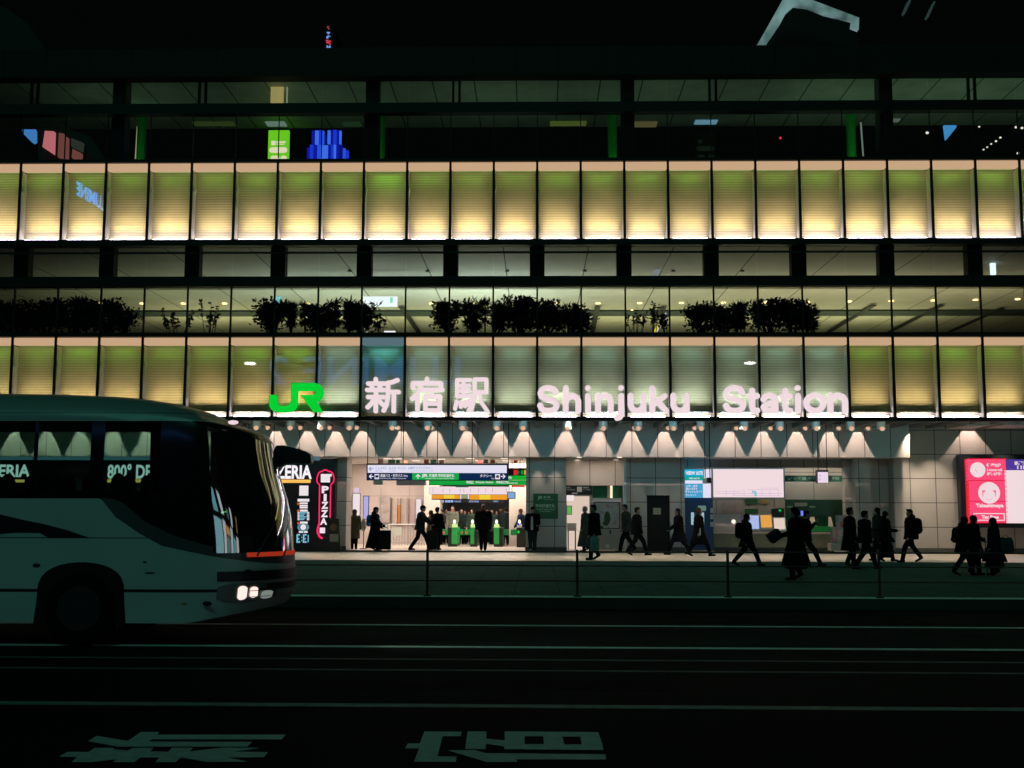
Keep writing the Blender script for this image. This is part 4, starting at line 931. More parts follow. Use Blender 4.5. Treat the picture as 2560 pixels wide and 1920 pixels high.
def machine(u0,v0,u1,v1,label,scrn,col):
    a = at(u0,v1,YC+.2); b = at(u1,v0,YC+.2); t = thing('ticket_machine', label, 'ticket machine', ((a.x+b.x)/2,YC+.2,a.z), 'machines on the ticket counter')
    f = MB(); f.prism([(a.x,YC+.15,a.z),(a.x,YC+.5,a.z),(a.x,YC+.5,b.z),(a.x,YC+.3,b.z)], (b.x-a.x,0,0)); f.build('housing', K['white'], t)
    f = MB(); h = b.z-a.z; 
    f.prism([(a.x+.03,YC+.167,a.z+.12*h),(a.x+.03,YC+.29,a.z+.94*h),(a.x+.03,YC+.283,a.z+.95*h),(a.x+.03,YC+.16,a.z+.13*h)], (b.x-a.x-.06,0,0)); f.build('screen', scr(scrn, *col), t); return t
machine(1871,1287,1899,1327,'ticket machine with a pale blue slanted screen','pale_blue_slant_screen',(170,185,232))
machine(1901,1286,1931,1323,'ticket machine with an orange slanted screen','orange_slant_screen',(226,160,74))
machine(1934,1294,1964,1327,'ticket machine with a bright white slanted panel under the black monitor','white_slant_panel',(226,204,190))
t = thing('black_monitor', 'black monitor with a small green light above the white machine', 'monitor', at(1945,1292,YC+.4))
f = MB(); rect_at(f, 1928,1272,1960,1293, YC+.4, .06); f.build('case', GD, t)
f = MB(); rect_at(f, 1947,1274,1953,1278, YC+.39, .008); f.build('green_light', scr('green_light', 30,190,90), t)
for u0,v0,u1,v1,c,d in ((1862,1246,1894,1259,(.03,.16,.08),'upper dark green sign on the counter wall'),(1862,1272,1895,1284,(.03,.15,.06),'lower dark green sign on the counter wall'),(1805,1256,1841,1283,(.40,.38,.36),'faded pale notice on the counter wall'),(1902,1248,1921,1259,(.42,.32,.10),'small yellowish notice on the counter wall')):
    f = MB(); rect_at(f, u0,v0,u1,v1, 46.56, .03); tag(f.build('wall_notice', mat(d.replace(' ','_'), c, .5, noise=.15, nscale=6)), d, 'notice')
f = MB(); rect_at(f, 1938,1248,1960,1270, 46.56, .03); tag(f.build('wall_notice', mat('beige_paper', (.5,.44,.4), .6)), 'beige paper notice above the black monitor', 'notice')
t = thing('counter_sign', 'long dark green sign strip with pale characters right of the fare map', 'sign', at(2030,1204,45.12))
f = MB(); rect_at(f, 1963,1189,2105,1204, 45.12, .06); f.build('board', mat('dull_green_board', (.02,.12,.08), .5), t)
f = MB(); text_at(f, '✓', 1969,1192,1980,1201, 45.11, 0, .02); text_at(f, '新幹線', 1984,1192,2015,1200, 45.11); text_at(f, '特急', 2021,1192,2040,1200, 45.11); text_at(f, '予約', 2078,1192,2098,1200, 45.11)
f.build('lettering', mat('dull_pale_lettering', (.28,.40,.34), .5), t)
BX = hung('hanging_box_sign', 'small white glowing box sign hung on two dark rods', 'sign', 2044, 1175, 2071, 1208, 42.9, .3, (2048,2070), ZS)
f = MB(); rect_at(f, 2045,1180,2070,1207, 42.89, .012); f.build('face', scr('white_box_face', 236,214,232), BX)
f = MB(); text_at(f, 'i', 2049,1187,2051,1191, 42.88, 0, .02); text_at(f, '↓', 2048.5,1195,2051.5,1200, 42.88, 0, .02); f.build('lettering', scr('blue_small_letter', 90,90,190), BX)
DB = hung('hanging_bracket', 'thin black bracket with a small box hung left of the fare map', 'bracket', 1768, 1194, 1778, 1207, 43.2, .2, (1764,1776), ZS)
t = thing('green_glass_screen', 'dark green glass screen at the right end of the counter', 'screen', at(2033,1320,YC+.75))
f = MB(); f.box(ax(1963,46.0),ax(2106,46.0),46.0,46.06,az(1329,46),az(1247,46)); f.build('pane', mat('dark_green_glass', (.012,.08,.035), .2), t)
f = MB(); rect_at(f, 1987,1257,2018,1266, 45.98, .012); rect_at(f, 1967,1265,1982,1269, 45.98, .012); rect_at(f, 2024,1265,2038,1269, 45.98, .012); f.build('pale_label', mat('pale_green_label', (.40,.46,.36), .5), t)
f = MB(); rect_at(f, 2026,1316,2084,1329, 45.4, .25); tag(f.build('green_counter_box', mat('bright_green_box', (.01,.30,.06), .4)), 'bright green low box on the right end of the counter', 'box')
for u0,u1,d in ((2023,2040,'beige leaning leaflet on the counter by the green box'),(2070,2082,'small pale leaflet right of the green box')):
    f = MB(); a = at(u0,1316,45.6); b = at(u1,1292,45.6); f.prism([(a.x,45.55,a.z),(b.x,45.55,a.z),(b.x-.05,45.7,b.z),(a.x+.06,45.7,b.z)], (0,.015,0)); tag(f.build('leaflet', mat(d.split()[0]+'_leaflet', (.62,.52,.40), .6)), d, 'leaflet')
f = MB(); f.box(ax(2113,YW+.5),ax(2136,YW+.5),YW+.5,YW+.9,0,3.5); bld(f, 'wall', K['clad'])
# leaflet rack
RK = thing('leaflet_rack', 'stepped leaflet rack full of pink and pale leaflets beside the counter', 'leaflet rack', (ax(2098,44.2),44.2,.004))
f = MB(); rect_at(f, 2078,1359,2116,1377, 44.0, .5); f.build('base', mat('rack_base', (.66,.54,.44), .5), RK)
f = MB(); rect_at(f, 2081,1318,2117,1358.5, 44.2, .25); rect_at(f, 2092,1288,2118,1317.5, 44.35, .15); f.build('frame', K['steel'], RK)
random.seed(3)
for r, (v0, v1, us) in enumerate(((1342,1357,(2082,2093,2105)),(1323,1340,(2083,2095,2106)),(1305,1321,(2091,2102)),(1290,1303,(2096,2108)))):
    for q, u in enumerate(us):
        c = [(.72,.34,.40),(.66,.60,.44),(.30,.45,.44),(.74,.40,.30),(.70,.58,.60),(.66,.62,.50),(.74,.44,.52),(.62,.16,.18),(.68,.60,.58),(.40,.50,.50)][(r*3+q) % 10]
        f = MB(); rect_at(f, u,v0,u+9.5,v1, 44.17+.12*(r>1)-.02*q, .02); f.build('leaflet', mat('leaflet_%s' % 'abcdefghijkl'[r*3+q], c, .5), RK)

# ================================================================== big red advertising screen
YA = 44.0
AD = thing('advert_screen', 'large black framed screen showing a red advert and a white page', 'advert screen', at(2480,1320,YA))
f = MB(); rect_at(f, 2405,1137,2770,1319, YA+.02, .35); f.build('frame', mat('screen_frame', (.010,.014,.022), .4), AD)
f = MB(); rect_at(f, 2420,1148,2514,1306, YA, .015); f.build('red_page', scr('red_page', 250,74,118), AD)
f = MB(); rect_at(f, 2418,1146,2516,1147.6, YA, .015); rect_at(f, 2417.6,1147.7,2419.6,1308, YA, .015); rect_at(f, 2420,1306.5,2516,1308, YA, .015); rect_at(f, 2421,1200.4,2513.5,1202, YA-.006, .004); rect_at(f, 2421,1252.5,2513.5,1254, YA-.006, .004); f.build('red_edge', scr('red_edge', 222,28,40), AD)
f = MB(); rect_at(f, 2516.5,1176,2760,1308, YA, .015); f.build('white_page', K['letter'], AD)
f = MB(); rect_at(f, 2516.5,1149,2760,1175.5, YA, .015); f.build('violet_header', scr('violet_header', 78,58,150), AD)
f = MB()
WM = scr('white_mark', 240,216,220)
c = at(2444.5,1174.5,YA-.02); MB().tube(c,c+EY*.012,.285,.285,32).build('clock_face', WM, AD); c = at(2473,1232,YA-.02); MB().tube(c,c+EY*.012,.405,.405,36).build('round_mark', WM, AD)
text_at(f, '徒歩3分', 2466,1158,2503,1168, YA-.02, 0, .05); text_at(f, '3 minutes walk', 2467,1171,2506,1178, YA-.02, 0, .03); text_at(f, '步行3分鐘', 2467,1180,2506,1189, YA-.02, 0, .05)
text_at(f, 'Takashimaya', 2440,1259,2509,1271, YA-.02, 0, .05); text_at(f, 'Tax Free', 2454,1288,2497,1297, YA-.02, 0, .05)
text_at(f, '新宿店', 2536,1153,2585,1163, YA-.02, 0, .04); text_at(f, '11F', 2543,1164,2565,1173, YA-.02, 0, .04)
f.build('lettering', WM, AD)
f = MB()
for (u0,v0,u1,v1) in ((2434,1283,2512,1285),(2434,1299.5,2512,1301.5),(2434,1285,2436,1299.5),(2510,1285,2512,1299.5)): rect_at(f, u0,v0,u1,v1, YA-.008, .006)
f.build('white_border', WM, AD)
f = MB()
for s in (-1,1):
    pts = [(2473+s*9.5,1225.5),(2473+s*17,1225),(2473+s*18,1232),(2473+s*16,1242),(2473+s*14.5,1242),(2473+s*15,1233),(2473+s*10,1229)]
    f.prism([at(u,v,YA-.026) for u,v in pts], (0,.005,0))
arc = [(2473+8*math.sin(g), 1243.5+6*math.cos(g)) for g in [R(a) for a in range(-60,61,15)]]
for p, q in zip(arc, arc[1:]): f.bar(at(*p,YA-.024), at(*q,YA-.024), .012)
f.bar(at(2437,1173,YA-.024), at(2444,1181,YA-.024), .010)
f.build('pink_mark', scr('pink_mark', 240,130,150), AD)
for x,y in ((ax(1440,YW-.5),YW-.45),(ax(2240,YW-.5),YW-.5)): pass
# ================================================================== street fence
FY = 22.16
FN = thing('street_fence', 'long dark metal guard fence with three thin rails along the kerb', 'fence', (0,FY,.012))
zr = [az(v, FY, 1280) for v in (1379, 1414, 1452)]
FM_ = mat('dark_fence_paint', (.012,.017,.017), .45)
xs = [ax(u, FY, 1430) for u in (1068.5, 1441.5, 1816, 2198)]
sp_ = (xs[3]-xs[0])/3
px = [xs[0]+sp_*k for k in range(-5, 7)]
for z, w in zip(zr, (.017,.013,.013)):
    MB().tube((px[0]-.5,FY,z),(px[-1]+.5,FY,z),w,w,10).build('rail', FM_, FN, smooth=False)
for x in px:
    f = MB(); f.tube((x,FY,.012),(x,FY,zr[0]+.04),.026,.026,12).tube((x,FY,.012),(x,FY,.05),.075,.075,12); f.build('post', FM_, FN)
random.seed(11)
# kerb gaps / drain slots give the kerb a broken edge
for k in range(-10, 12): struct(MB().box(k*2.0-.006,k*2.0+.006,22.046,22.252,-.2,.0135), 'kerb_joint', K['black'])
# small drain covers on the road
# ================================================================== plants of the middle storey
LEAF = mat('dark_leaf', (.016,.040,.024), .45, noise=.4, nscale=5); STEM = mat('plant_stem', (.02,.018,.012), .7)
def leaf(mb, c, d, L, w, m=0):
    d = d.normalized(); s = d.cross(Vector((random.uniform(-1,1),random.uniform(-1,1),.6))).normalized(); n = d.cross(s)
    t = c+d*L; mid = c+d*L*.5+n*L*.06
    mb.add([c, mid+s*w, t, mid-s*w], [(0,1,2),(0,2,3)], m)
def shrub(x, z0, w, h, kind, label):
    t = thing('indoor_plant', label, 'plant', (x,YF+.75,z0), 'plants behind the glass of the middle storey')
    f = MB(); s = MB(); n = int(950*w*h)+170
    if kind == 'broad':
        cs = [Vector((x+random.uniform(-.42,.42)*w, YF+.75+random.uniform(-.2,.2), z0+h*random.uniform(.22,.85))) for _ in range(int(14*w)+5)]
        for _ in range(n):
            c = random.choice(cs)+Vector((random.gauss(0,.15),random.gauss(0,.12),random.gauss(0,.13)))
            if c.z < z0+.02 or c.z > z0+h: continue
            leaf(f, c, Vector((random.uniform(-1,1),random.uniform(-1,1),random.uniform(-.5,.9))), random.uniform(.10,.19), random.uniform(.035,.06))
        for c in cs: s.tube((x+(c.x-x)*.3,YF+.75,z0), c, .02, .008, 6)
    elif kind == 'spiky':
        for q in range(max(3,int(w*5))):
            cx = x+random.uniform(-.42,.42)*w; hh = h*random.uniform(.62,.86); top = Vector((cx,YF+.75+random.uniform(-.15,.15),z0+hh))
            s.tube((cx,YF+.75,z0), top, .03, .02, 6)
            for c in (top, top-EZ*.25*h, top-EZ*.5*h):
                for _ in range(80):
                    d = Vector((random.gauss(0,1),random.gauss(0,1),random.gauss(.25,.7)))
                    leaf(f, c, d, random.uniform(.18,.34), .018)
    else:
        for q in range(int(w*5)+2):
            top = Vector((x+random.uniform(-.45,.45)*w, YF+.75+random.uniform(-.1,.1), z0+h*random.uniform(.45,.98)))
            base = Vector((x+(top.x-x)*.55,YF+.75,z0)); s.tube(base, top, .014, .007, 6)
            for _ in range(20):
                c = base.lerp(top, random.uniform(.35,1)); leaf(f, c, Vector((random.uniform(-1,1),random.uniform(-1,1),random.uniform(-.3,.8))), random.uniform(.10,.17), .045)
    if kind != 'sparse':
        for _ in range(int(26*w)+8):
            c = Vector((x+random.uniform(-.5,.5)*w, YF+.75+random.uniform(-.15,.15), z0+h*random.uniform(.62,.88)))
            leaf(f, c, Vector((random.uniform(-.8,.8),random.uniform(-.4,.4),random.uniform(.2,1))), random.uniform(.16,.34), random.uniform(.014,.03))
    f.build('foliage', LEAF, t, fix=False); s.build('stem', STEM, t)
PL = [(35,72,752,'broad'),(110,85,748,'broad'),(185,80,745,'broad'),(262,70,750,'broad'),(312,36,768,'broad'),(440,82,758,'sparse'),(525,60,752,'sparse'),(682,62,748,'broad'),(740,66,752,'spiky'),(800,70,762,'broad'),(850,66,742,'spiky'),(905,70,752,'broad'),(955,38,785,'sparse'),
      (1120,62,752,'broad'),(1175,66,745,'spiky'),(1235,70,748,'spiky'),(1300,80,742,'broad'),(1365,70,750,'broad'),(1420,66,764,'broad'),(1452,30,782,'broad'),(1590,60,758,'sparse'),(1632,50,752,'sparse'),(1665,40,768,'sparse'),(1752,52,756,'broad'),(1812,56,762,'broad'),(1868,62,750,'spiky'),(1925,64,748,'broad'),(1980,66,750,'broad'),(2022,34,758,'spiky')]
kn = {'broad':'bushy dark plant','spiky':'spiky dark plant','sparse':'thin leafy plant'}
def where(u):
    if u < 340: return 'in the large clump at the far left'
    if u < 560: return 'in the open leafy group left of centre'
    if u < 980: return 'in the clump above the railway logo'
    if u < 1470: return 'in the clump above the word Shinjuku'
    if u < 1700: return 'by the yellow escalator sign'
    return 'in the clump above the word Station'
cnt = {}
for u,w,v,kd in PL: cnt.setdefault(where(u),[]).append(u)
ordn = ['first','second','third','fourth','fifth','sixth','seventh']
for u, w, v, kd in PL:
    p = at(u, 832, YF+.75); g = cnt[where(u)]; q = g.index(u)
    pos = (ordn[q]+' from the left ') if len(g) > 1 else ''
    shrub(p.x, p.z-.02, w*39/F*1.12, (at(u,v,YF+.75).z-p.z)*1.02, kd, '%s, %s%s' % (kn[kd], pos, where(u)))
bld(MB().box(XL,XR,YF+.47,YF+1.1,ZL1-.1,az(833,YF+.75)-.01), 'planter', K['plinth'])
# lit sign, escalator and screens seen inside the middle storey
t = thing('lit_ceiling_sign', 'white glowing sign inside the middle storey above the kanji', 'sign', at(950,766,44))
f = MB(); rect_at(f, 907,741,993,766, 44, .1); f.build('face', scr('white_cyan_face', 226,240,240,1.3), t)
f = MB(); rect_at(f, 975,743,982,757, 43.99, .008); f.build('green_mark', scr('mint_mark', 150,225,205), t)
f = MB(); rect_at(f, 960,827,988,836, 40.6, .1); tag(f.build('lit_shelf', scr('white_shelf_light', 235,235,235,1.2)), 'bright white low light among the plants below the glowing sign', 'light')
f = MB(); rect_at(f, 905,829,918,836, 40.8, .1); tag(f.build('lit_shelf', scr('cool_shelf_light', 205,225,228,1.1)), 'smaller bright low light at the left among the plants', 'light')
f = MB(); rect_at(f, 690,741,703,757, 43, .1); tag(f.build('exit_sign', scr('cyan_exit_sign', 130,215,215)), 'small cyan glowing sign above the plants over the railway logo', 'sign')
f = MB(); a = [at(u,v,45) for u,v in ((1631,833),(1665,780),(1666,800),(1641,833))]; f.prism(a, (0,.2,0)); es = tag(f.build('escalator_sign', scr('lilac_white_panel', 196,196,226)), 'slanted pale and yellow panel behind the thin plants', 'sign')
f = MB(); a = [at(u,v,44.9) for u,v in ((1630,833),(1646,808),(1650,815),(1639,833))]; f.prism(a, (0,.05,0)); f.build('yellow_part', scr('yellow_panel', 226,205,40), es)
f = MB(); a = [at(u,v,43) for u,v in ((1630,689),(1657,632),(1664,632),(1664,655),(1643,689))]; f.prism(a, (0,.1,0)); tag(f.build('hanging_banner', scr('dim_lilac_banner', 120,128,130)), 'slanted pale banner in the window above the yellow panel', 'banner')
f = MB(); rect_at(f, 1805,618,1835,672, 43.5, .1); tag(f.build('blue_screen', scr('dim_blue_screen', 62,118,150)), 'upright blue screen in the upper window right of centre', 'screen')
f = MB(); rect_at(f, 2478,650,2489,686, 42, .1); tag(f.build('white_lamp', scr('bright_white_lamp', 215,235,235,1.4)), 'bright upright white lamp in the upper window at far right', 'lamp')
for u0,v0,u1,v1 in ((450,812,640,833),(2010,795,2500,803)): pass
# ================================================================== upper terrace
YT = 46.0
t = thing('green_info_sign', 'tall bright green lit sign with white ovals on the upper terrace', 'sign', at(695,395,43))
f = MB(); rect_at(f, 669.5,325.5,722.5,400, 43, .15); f.build('face', scr('vivid_green_face', 108,202,32), t)
f = MB()
def oval(f, u0,v0,u1,v1,Y):
    a = at(u0,v1,Y); b = at(u1,v0,Y); r = (b.z-a.z)/2; cz = (a.z+b.z)/2; pts = []
    for g in range(-90,91,15): pts.append(Vector((b.x-r+r*math.cos(R(g)),Y,cz+r*math.sin(R(g)))))
    for g in range(90,271,15): pts.append(Vector((a.x+r+r*math.cos(R(g)),Y,cz+r*math.sin(R(g)))))
    f.prism(pts, (0,.01,0))
oval(f, 673,368,718,382, 42.98); oval(f, 676,389,699,402, 42.98); oval(f, 701,389,717,402, 42.98); rect_at(f, 678,352,689,363, 42.98, .01); text_at(f, 'JR SKYTEL', 691,353,714,357, 42.98, 0, .01) if False else rect_at(f, 691,353,714,357, 42.98, .01); rect_at(f, 691,359,711,361.5, 42.98, .01)
f.build('white_oval', scr('cream_oval', 232,222,190), t)
t = thing('green_info_sign', 'dark unlit twin of the green sign at the right of the terrace', 'sign', at(1765,395,43))
f = MB(); rect_at(f, 1739,330,1789,400, 43, .15); f.build('face', mat('unlit_sign_face', (.012,.02,.016), .5), t)
f = MB(); oval(f, 1741,365,1786,377, 42.98); oval(f, 1746,386,1762,398, 42.98); oval(f, 1771,386,1786,398, 42.98); rect_at(f, 1746,349,1755,358, 42.98, .01); f.build('dim_oval', mat('dim_oval', (.16,.22,.20), .5), t)
t = thing('blue_light_screen', 'glowing blue ribbed curtain of light on the upper terrace', 'light screen', at(830,395,56))
random.seed(5)
bc = [scr('blue_rib_%s' % n, *c) for n, c in (('deep',(14,26,160)),('mid',(28,56,205)),('pale',(64,112,236)),('dull',(12,20,110)),('bright',(40,84,232)))]
u = 779
for k in range(10):
    w_ = random.uniform(5.5,9.5)
    f = MB(); rect_at(f, u,324+(14 if 804 < u < 812 else random.uniform(0,3)),u+w_-.6,358+random.uniform(0,2), 56, .2); f.build('light_rib', bc[(0,2,1,4,3,2,0,1,0,2)[k]], t); u += w_+.2
    if u > 855: break
u = 767
for k in range(13):
    w_ = random.uniform(6,9.5)
    f = MB(); rect_at(f, u,361+random.uniform(0,2)+(6 if u < 770 else 0)+max(0,(u-848)*.9),u+w_-.5,398, 55.9, .2); f.build('light_rib', bc[(0,1,0,4,2,2,0,1,2,0,3,4,1)[k]], t); u += w_+.1
    if u > 866: break
def sliver(name, label, cat, pts, Y, m):
    f = MB(); f.prism([at(u,v,Y) for u,v in pts], (0,.3,0)); return tag(f.build(name, m), label, cat)
sliver('screen_reflection','slanted blue screen reflection at the far left of the terrace','screen',[(55,314),(81,314),(86,326),(86,352),(80,356),(56,332)],50,mat('reflection_blue',(0,0,0),.3,noise=0,emit=(.06,.24,.62),es=.8))  # glowing sliver built in place of a reflection in the glass
sliver('screen_reflection','slanted cyan and blue screen reflection at the right of the terrace','screen',[(2363,310),(2377,304),(2391,304),(2391,318),(2368,347)],50,mat('reflection_cyan',(0,0,0),.3,emit=(.05,.28,.6),es=.9))  # likewise a reflection built as a glowing sliver
PK = lamp_mat('pink_window_reflection', s2l(196,112,118), .9); PK2 = lamp_mat('dim_pink_window_reflection', s2l(120,72,66), .8); PK3 = lamp_mat('faint_window_reflection', s2l(42,48,40), 1)
t = thing('side_reflection', 'row of pink window reflections built as lit panes beyond the terrace at left', 'building', at(150,395,58))  # glowing shapes built in place of window reflections
for k,(pts,m) in enumerate((([(112,327),(134,328),(132,384),(106,367)],PK),([(147,332),(159,334),(159,394),(144,392)],PK2),([(160,340),(168,343),(167,394),(160,394)],PK2),([(178,345),(206,356),(203,378),(178,366)],PK3),([(181,372),(202,382),(201,394),(179,394)],PK2))):
    f = MB(); f.prism([at(u,v,58) for u,v in pts], (0,.3,0)); f.build('window', m, t)
f = MB(); f.prism([at(u,v,58.4) for u,v in ((95,300),(225,340),(265,400),(95,400))], (0,.3,0)); f.build('wall', mat('far_dark_wall', (.02,.025,.022), .7), t)
f = MB(); f.tube(at(345,316,42.6), at(340,397,42.6), .045, .045, 10); tag(f.build('glow_strip', scr('dim_warm_tube', 150,150,110)), 'slim pale upright tube left of the first green column', 'light')
f = MB(); f.tube(at(2152,306,42.6), at(2158,390,42.6), .03, .03, 10); tag(f.build('glow_strip', scr('dim_grey_tube', 100,120,105)), 'slim pale upright tube right of the last green column', 'light')
f = MB(); rect_at(f, 676,197,709,256, 39.6, .1); t = tag(f.build('lit_shop_panel', scr('cream_lit_panel', 152,140,86)), 'cream lit panel in the top row of windows left of centre', 'light panel')
f = MB(); rect_at(f, 715,202,719,256, 39.6, .1); f.build('side_strip', scr('pale_side_strip', 120,130,110), t)
LD = lamp_mat('terrace_light_reflection', (.85,.82,.70), 1.0)  # glowing balls built in place of reflected lights
for k,(u,v,w,d) in enumerate(((2540,318,6,'topmost of the slanting row'),(2555,320,6,'at the very right edge'),(2501,344,5,'third down the slanting row'),(2490,353,5,'fourth down the slanting row'),(2478,360,4,'fifth down the slanting row'),(2468,368,4,'sixth down the slanting row'),(2459,374,4,'lowest of the slanting row'),(2545,383,6,'alone near the lower right corner of the terrace'),(2448,317,4,'above the slanting row'),(2318,332,7,'left of the cyan screen reflection'))):
    p = at(u,v,52); mb = MB(); mb.ell(p, w*52/F/2*1.2, .05, w*52/F/2, 10, 7); tag(mb.build('light_reflection', LD, smooth=True), 'small round light reflection on the terrace, '+d, 'light', 'round light reflections on the upper terrace')
mb = MB(); mb.ell(at(1951,345,52), .06,.05,.06,10,7); tag(mb.build('red_light', scr('red_dot', 235,50,45), smooth=True), 'tiny red light on the dark terrace right of centre', 'light')
for u0,u1,v0,v1,c,d in ((670,718,305,316,(96,120,108),'over the green sign'),(1735,1790,301,311,(90,130,150),'over the dark twin sign'),(1375,1465,304,315,(62,76,30),'left of the third green column'),(1565,1640,305,318,(74,70,44),'right of the third green column'),(488,590,305,315,(40,52,22),'left of the green sign'),(860,905,306,316,(26,44,26),'right of the blue ribs'),(2222,2245,298,305,(80,92,80),'over the dark terrace at right')):
    a = onc(u0, v1, Z3-.03); b = onc(u1, v1, Z3-.03); q = onc(u1, v0, Z3-.03)
    bld(MB().box(min(a.x,b.x),max(a.x,b.x),min(q.y,a.y),max(q.y,a.y),Z3-.04,Z3-.006), 'ceiling_glow', scr('lit_ceiling_patch_'+d.split()[-1]+d.split()[1], *c))  # on the terrace, glowing slabs stand for light patches on the ceiling
# ================================================================== far things above the roof
CR = mat('tower_crown_light', (.4,.45,.45), .6, emit=s2l(118,150,150), es=.55)
nt = CR.node_tree; b_ = nt.nodes['Principled BSDF']; nz = nt.nodes.new('ShaderNodeTexNoise'); nz.inputs['Scale'].default_value = .35; tc = nt.nodes.new('ShaderNodeTexCoord'); nt.links.new(tc.outputs['Object'], nz.inputs['Vector'])
mr = nt.nodes.new('ShaderNodeMapRange'); mr.inputs[1].default_value = .35; mr.inputs[2].default_value = .65; mr.inputs[3].default_value = .2; mr.inputs[4].default_value = .9; nt.links.new(nz.outputs['Fac'], mr.inputs[0]); nt.links.new(mr.outputs[0], b_.inputs['Emission Strength'])
TW = thing('tower', 'dark tower with an angular lit crown above the roof at right', 'tower', at(2010,110,130))
f = MB(); f.prism([at(u,v,130) for u,v in ((1889,113),(1893,112),(1921,63),(1956,0),(1968,-20),(2010,-8),(2148,44),(2147,73),(2129,66),(2131,50),(2062,33),(2020,16),(1986,12),(1966,30),(1950,60),(1922,100),(1915,114))], (0,.8,0)); f.build('crown', CR, TW)
f = MB(); f.prism([at(u,v,134) for u,v in ((1895,135),(1960,10),(2010,2),(2140,48),(2150,135))], (0,25,0)); f.build('wall', mat('tower_dark', (.006,.008,.008), .8), TW)
f = MB(); f.prism([at(u,v,131) for u,v in ((2260,28),(2272,0),(2280,-10),(2276,6),(2264,32))], (0,1,0)); f.prism([at(u,v,131) for u,v in ((2318,40),(2336,2),(2339,4),(2322,42))], (0,1,0)); tag(f.build('distant_lit_edge', scr('faint_teal_edge', 34,56,52)), 'two faint teal lit edges of a far building at the top right', 'building')
SG = thing('distant_roof_sign', 'far upright sign with red and pale blue lights above the roof', 'sign', at(821,122,150))
sb = scr('pale_blue_sign', 120,160,235); sr = scr('red_sign', 215,60,75)
f = MB(); f.prism([at(u,v,150.4) for u,v in ((812,60),(832,60),(833,135),(811,135))], (0,8,0)); f.build('tower_wall', mat('far_tower', (.006,.007,.008), .8), SG)
def glyphrow(v0, v1, m, nm):
    f = MB()
    for k in range(9):
        u = 814.5+random.uniform(0,10); v = v0+(v1-v0)*random.random(); w = random.uniform(2,5); rect_at(f, u,v,min(u+w,829.5),v+random.uniform(1.6,2.8), 150+.02*k, .1)
    f.build(nm, m, SG)
random.seed(21)
glyphrow(79,96,sb,'pale_blue_light'); glyphrow(99,110,sr,'red_light'); glyphrow(112,120,sb,'pale_blue_light')
f = MB(); f.ell(at(820,67.5,150),.17,.1,.16).ell(at(822,72,150),.1,.1,.14); f.build('beacon', scr('dim_red_beacon', 130,50,55), SG)
f = MB(); f.prism([at(u,v,110) for u,v in ((-60,0),(20,22),(70,60),(115,125),(115,150),(-60,150))], (0,20,0)); tag(f.build('dark_tower', mat('far_left_tower', (.02,.028,.028), .8)), 'barely visible dark building rising beyond the roof at top left', 'building')

# ================================================================== the street side behind the camera (seen as reflections in the glass)
def mirror_pt(u, v, Ys): 
    p = at(u, v, 2*YF-Ys); return Vector((p.x, Ys, p.z))
YB = -13.0
SB = thing('shop_building', 'dark department store across the street carrying a blue name sign', 'building', (-8,-14,0))
MB().box(-40,40,-24,YB-.5,0,26).build('wall', mat('store_wall', (.05,.055,.06), .7), SB)
BL = lamp_mat('blue_sign_light', (.12,.34,1.0), 1.25)
f = MB(); a = mirror_pt(1150, 962, YB); b = mirror_pt(665, 890, YB)
put_text(f, 'LUMINE 2', (a.x,YB-.3,a.z), -EX, EZ, a.x-b.x, b.z-a.z, 0, .012)
sg = f.build('blue_name_sign', BL, fix=False); tag(sg, 'blue store name letters seen reflected across the lower lit band', 'sign')
f = MB(); yb = -6.0; a = mirror_pt(264, 560, yb); b = mirror_pt(188, 455, yb)
ex = (Vector((b.x,yb,b.z))-Vector((a.x,yb,a.z+1.2))); 
L = ex.length; ex.normalize(); ez = EZ
a0 = mirror_pt(262, 530, yb); b0 = mirror_pt(190, 487, yb); e = (b0-a0); L = e.length; e.normalize()
put_text(f, 'LUMINE', a0, e, EZ, L, 1.05, 0, .03)
BL2 = lamp_mat('blue_corner_sign_light', (.02,.36,1.0), 9.0)
tag(f.build('blue_corner_sign', BL2, fix=False), 'small slanting blue name sign reflected in the upper band at left', 'sign')
for u,v,d in ((625,909,'left'),(1875,908,'right')):
    p = mirror_pt(u, v, -2.5)
    t = thing('street_lamp', 'street lamp whose bright oval is reflected at the %s of the lower band' % d, 'street lamp', (p.x,-4.6,0), 'street lamps across the road')
    MB().tube((p.x,-4.6,0),(p.x,-4.6,p.z+.15),.09,.06,12).tube((p.x,-4.6,p.z+.12),(p.x,-2.5,p.z+.12),.04,.04,8).build('pole', K['steel'], t)
    f = MB(); f.ell((p.x,-2.5,p.z),.42,.34,.085); f.build('lamp', lamp_mat('street_lamp_glow', (1,.97,.92), 17), t)

random.seed(31)
for k,(x0,x1,z0,z1,c,d) in enumerate(((12,16,.6,3.4,(150,205,215),'cyan white'),(16.6,19,.5,3.6,(226,232,236),'white'),(19.6,24,2.6,3.4,(236,170,90),'orange strip'),(19.6,24,.6,2.4,(120,150,150),'grey'),(24.8,28,.6,3.8,(200,226,232),'pale blue'),(29,33,.6,3.0,(110,190,205),'teal'),(34,39,.6,3.6,(232,222,214),'cream'),(13,15.2,4.4,7.2,(120,190,205),'dim cyan upper'),(17,18.4,4.4,7.6,(226,236,242),'white upper'),(22,24.5,4.6,6.4,(90,120,110),'grey green upper'),(27,29.4,4.2,7.4,(214,232,240),'pale white upper'),(36,38.6,4.4,7.0,(140,120,60),'dim yellow upper'))):
    mb = MB(); mb.box(x0,x1,YB-.52,YB-.40,z0,z1); mb.build('shop_window', scr(d.replace(' ','_')+'_shop_window', *c, 1.1), SB)
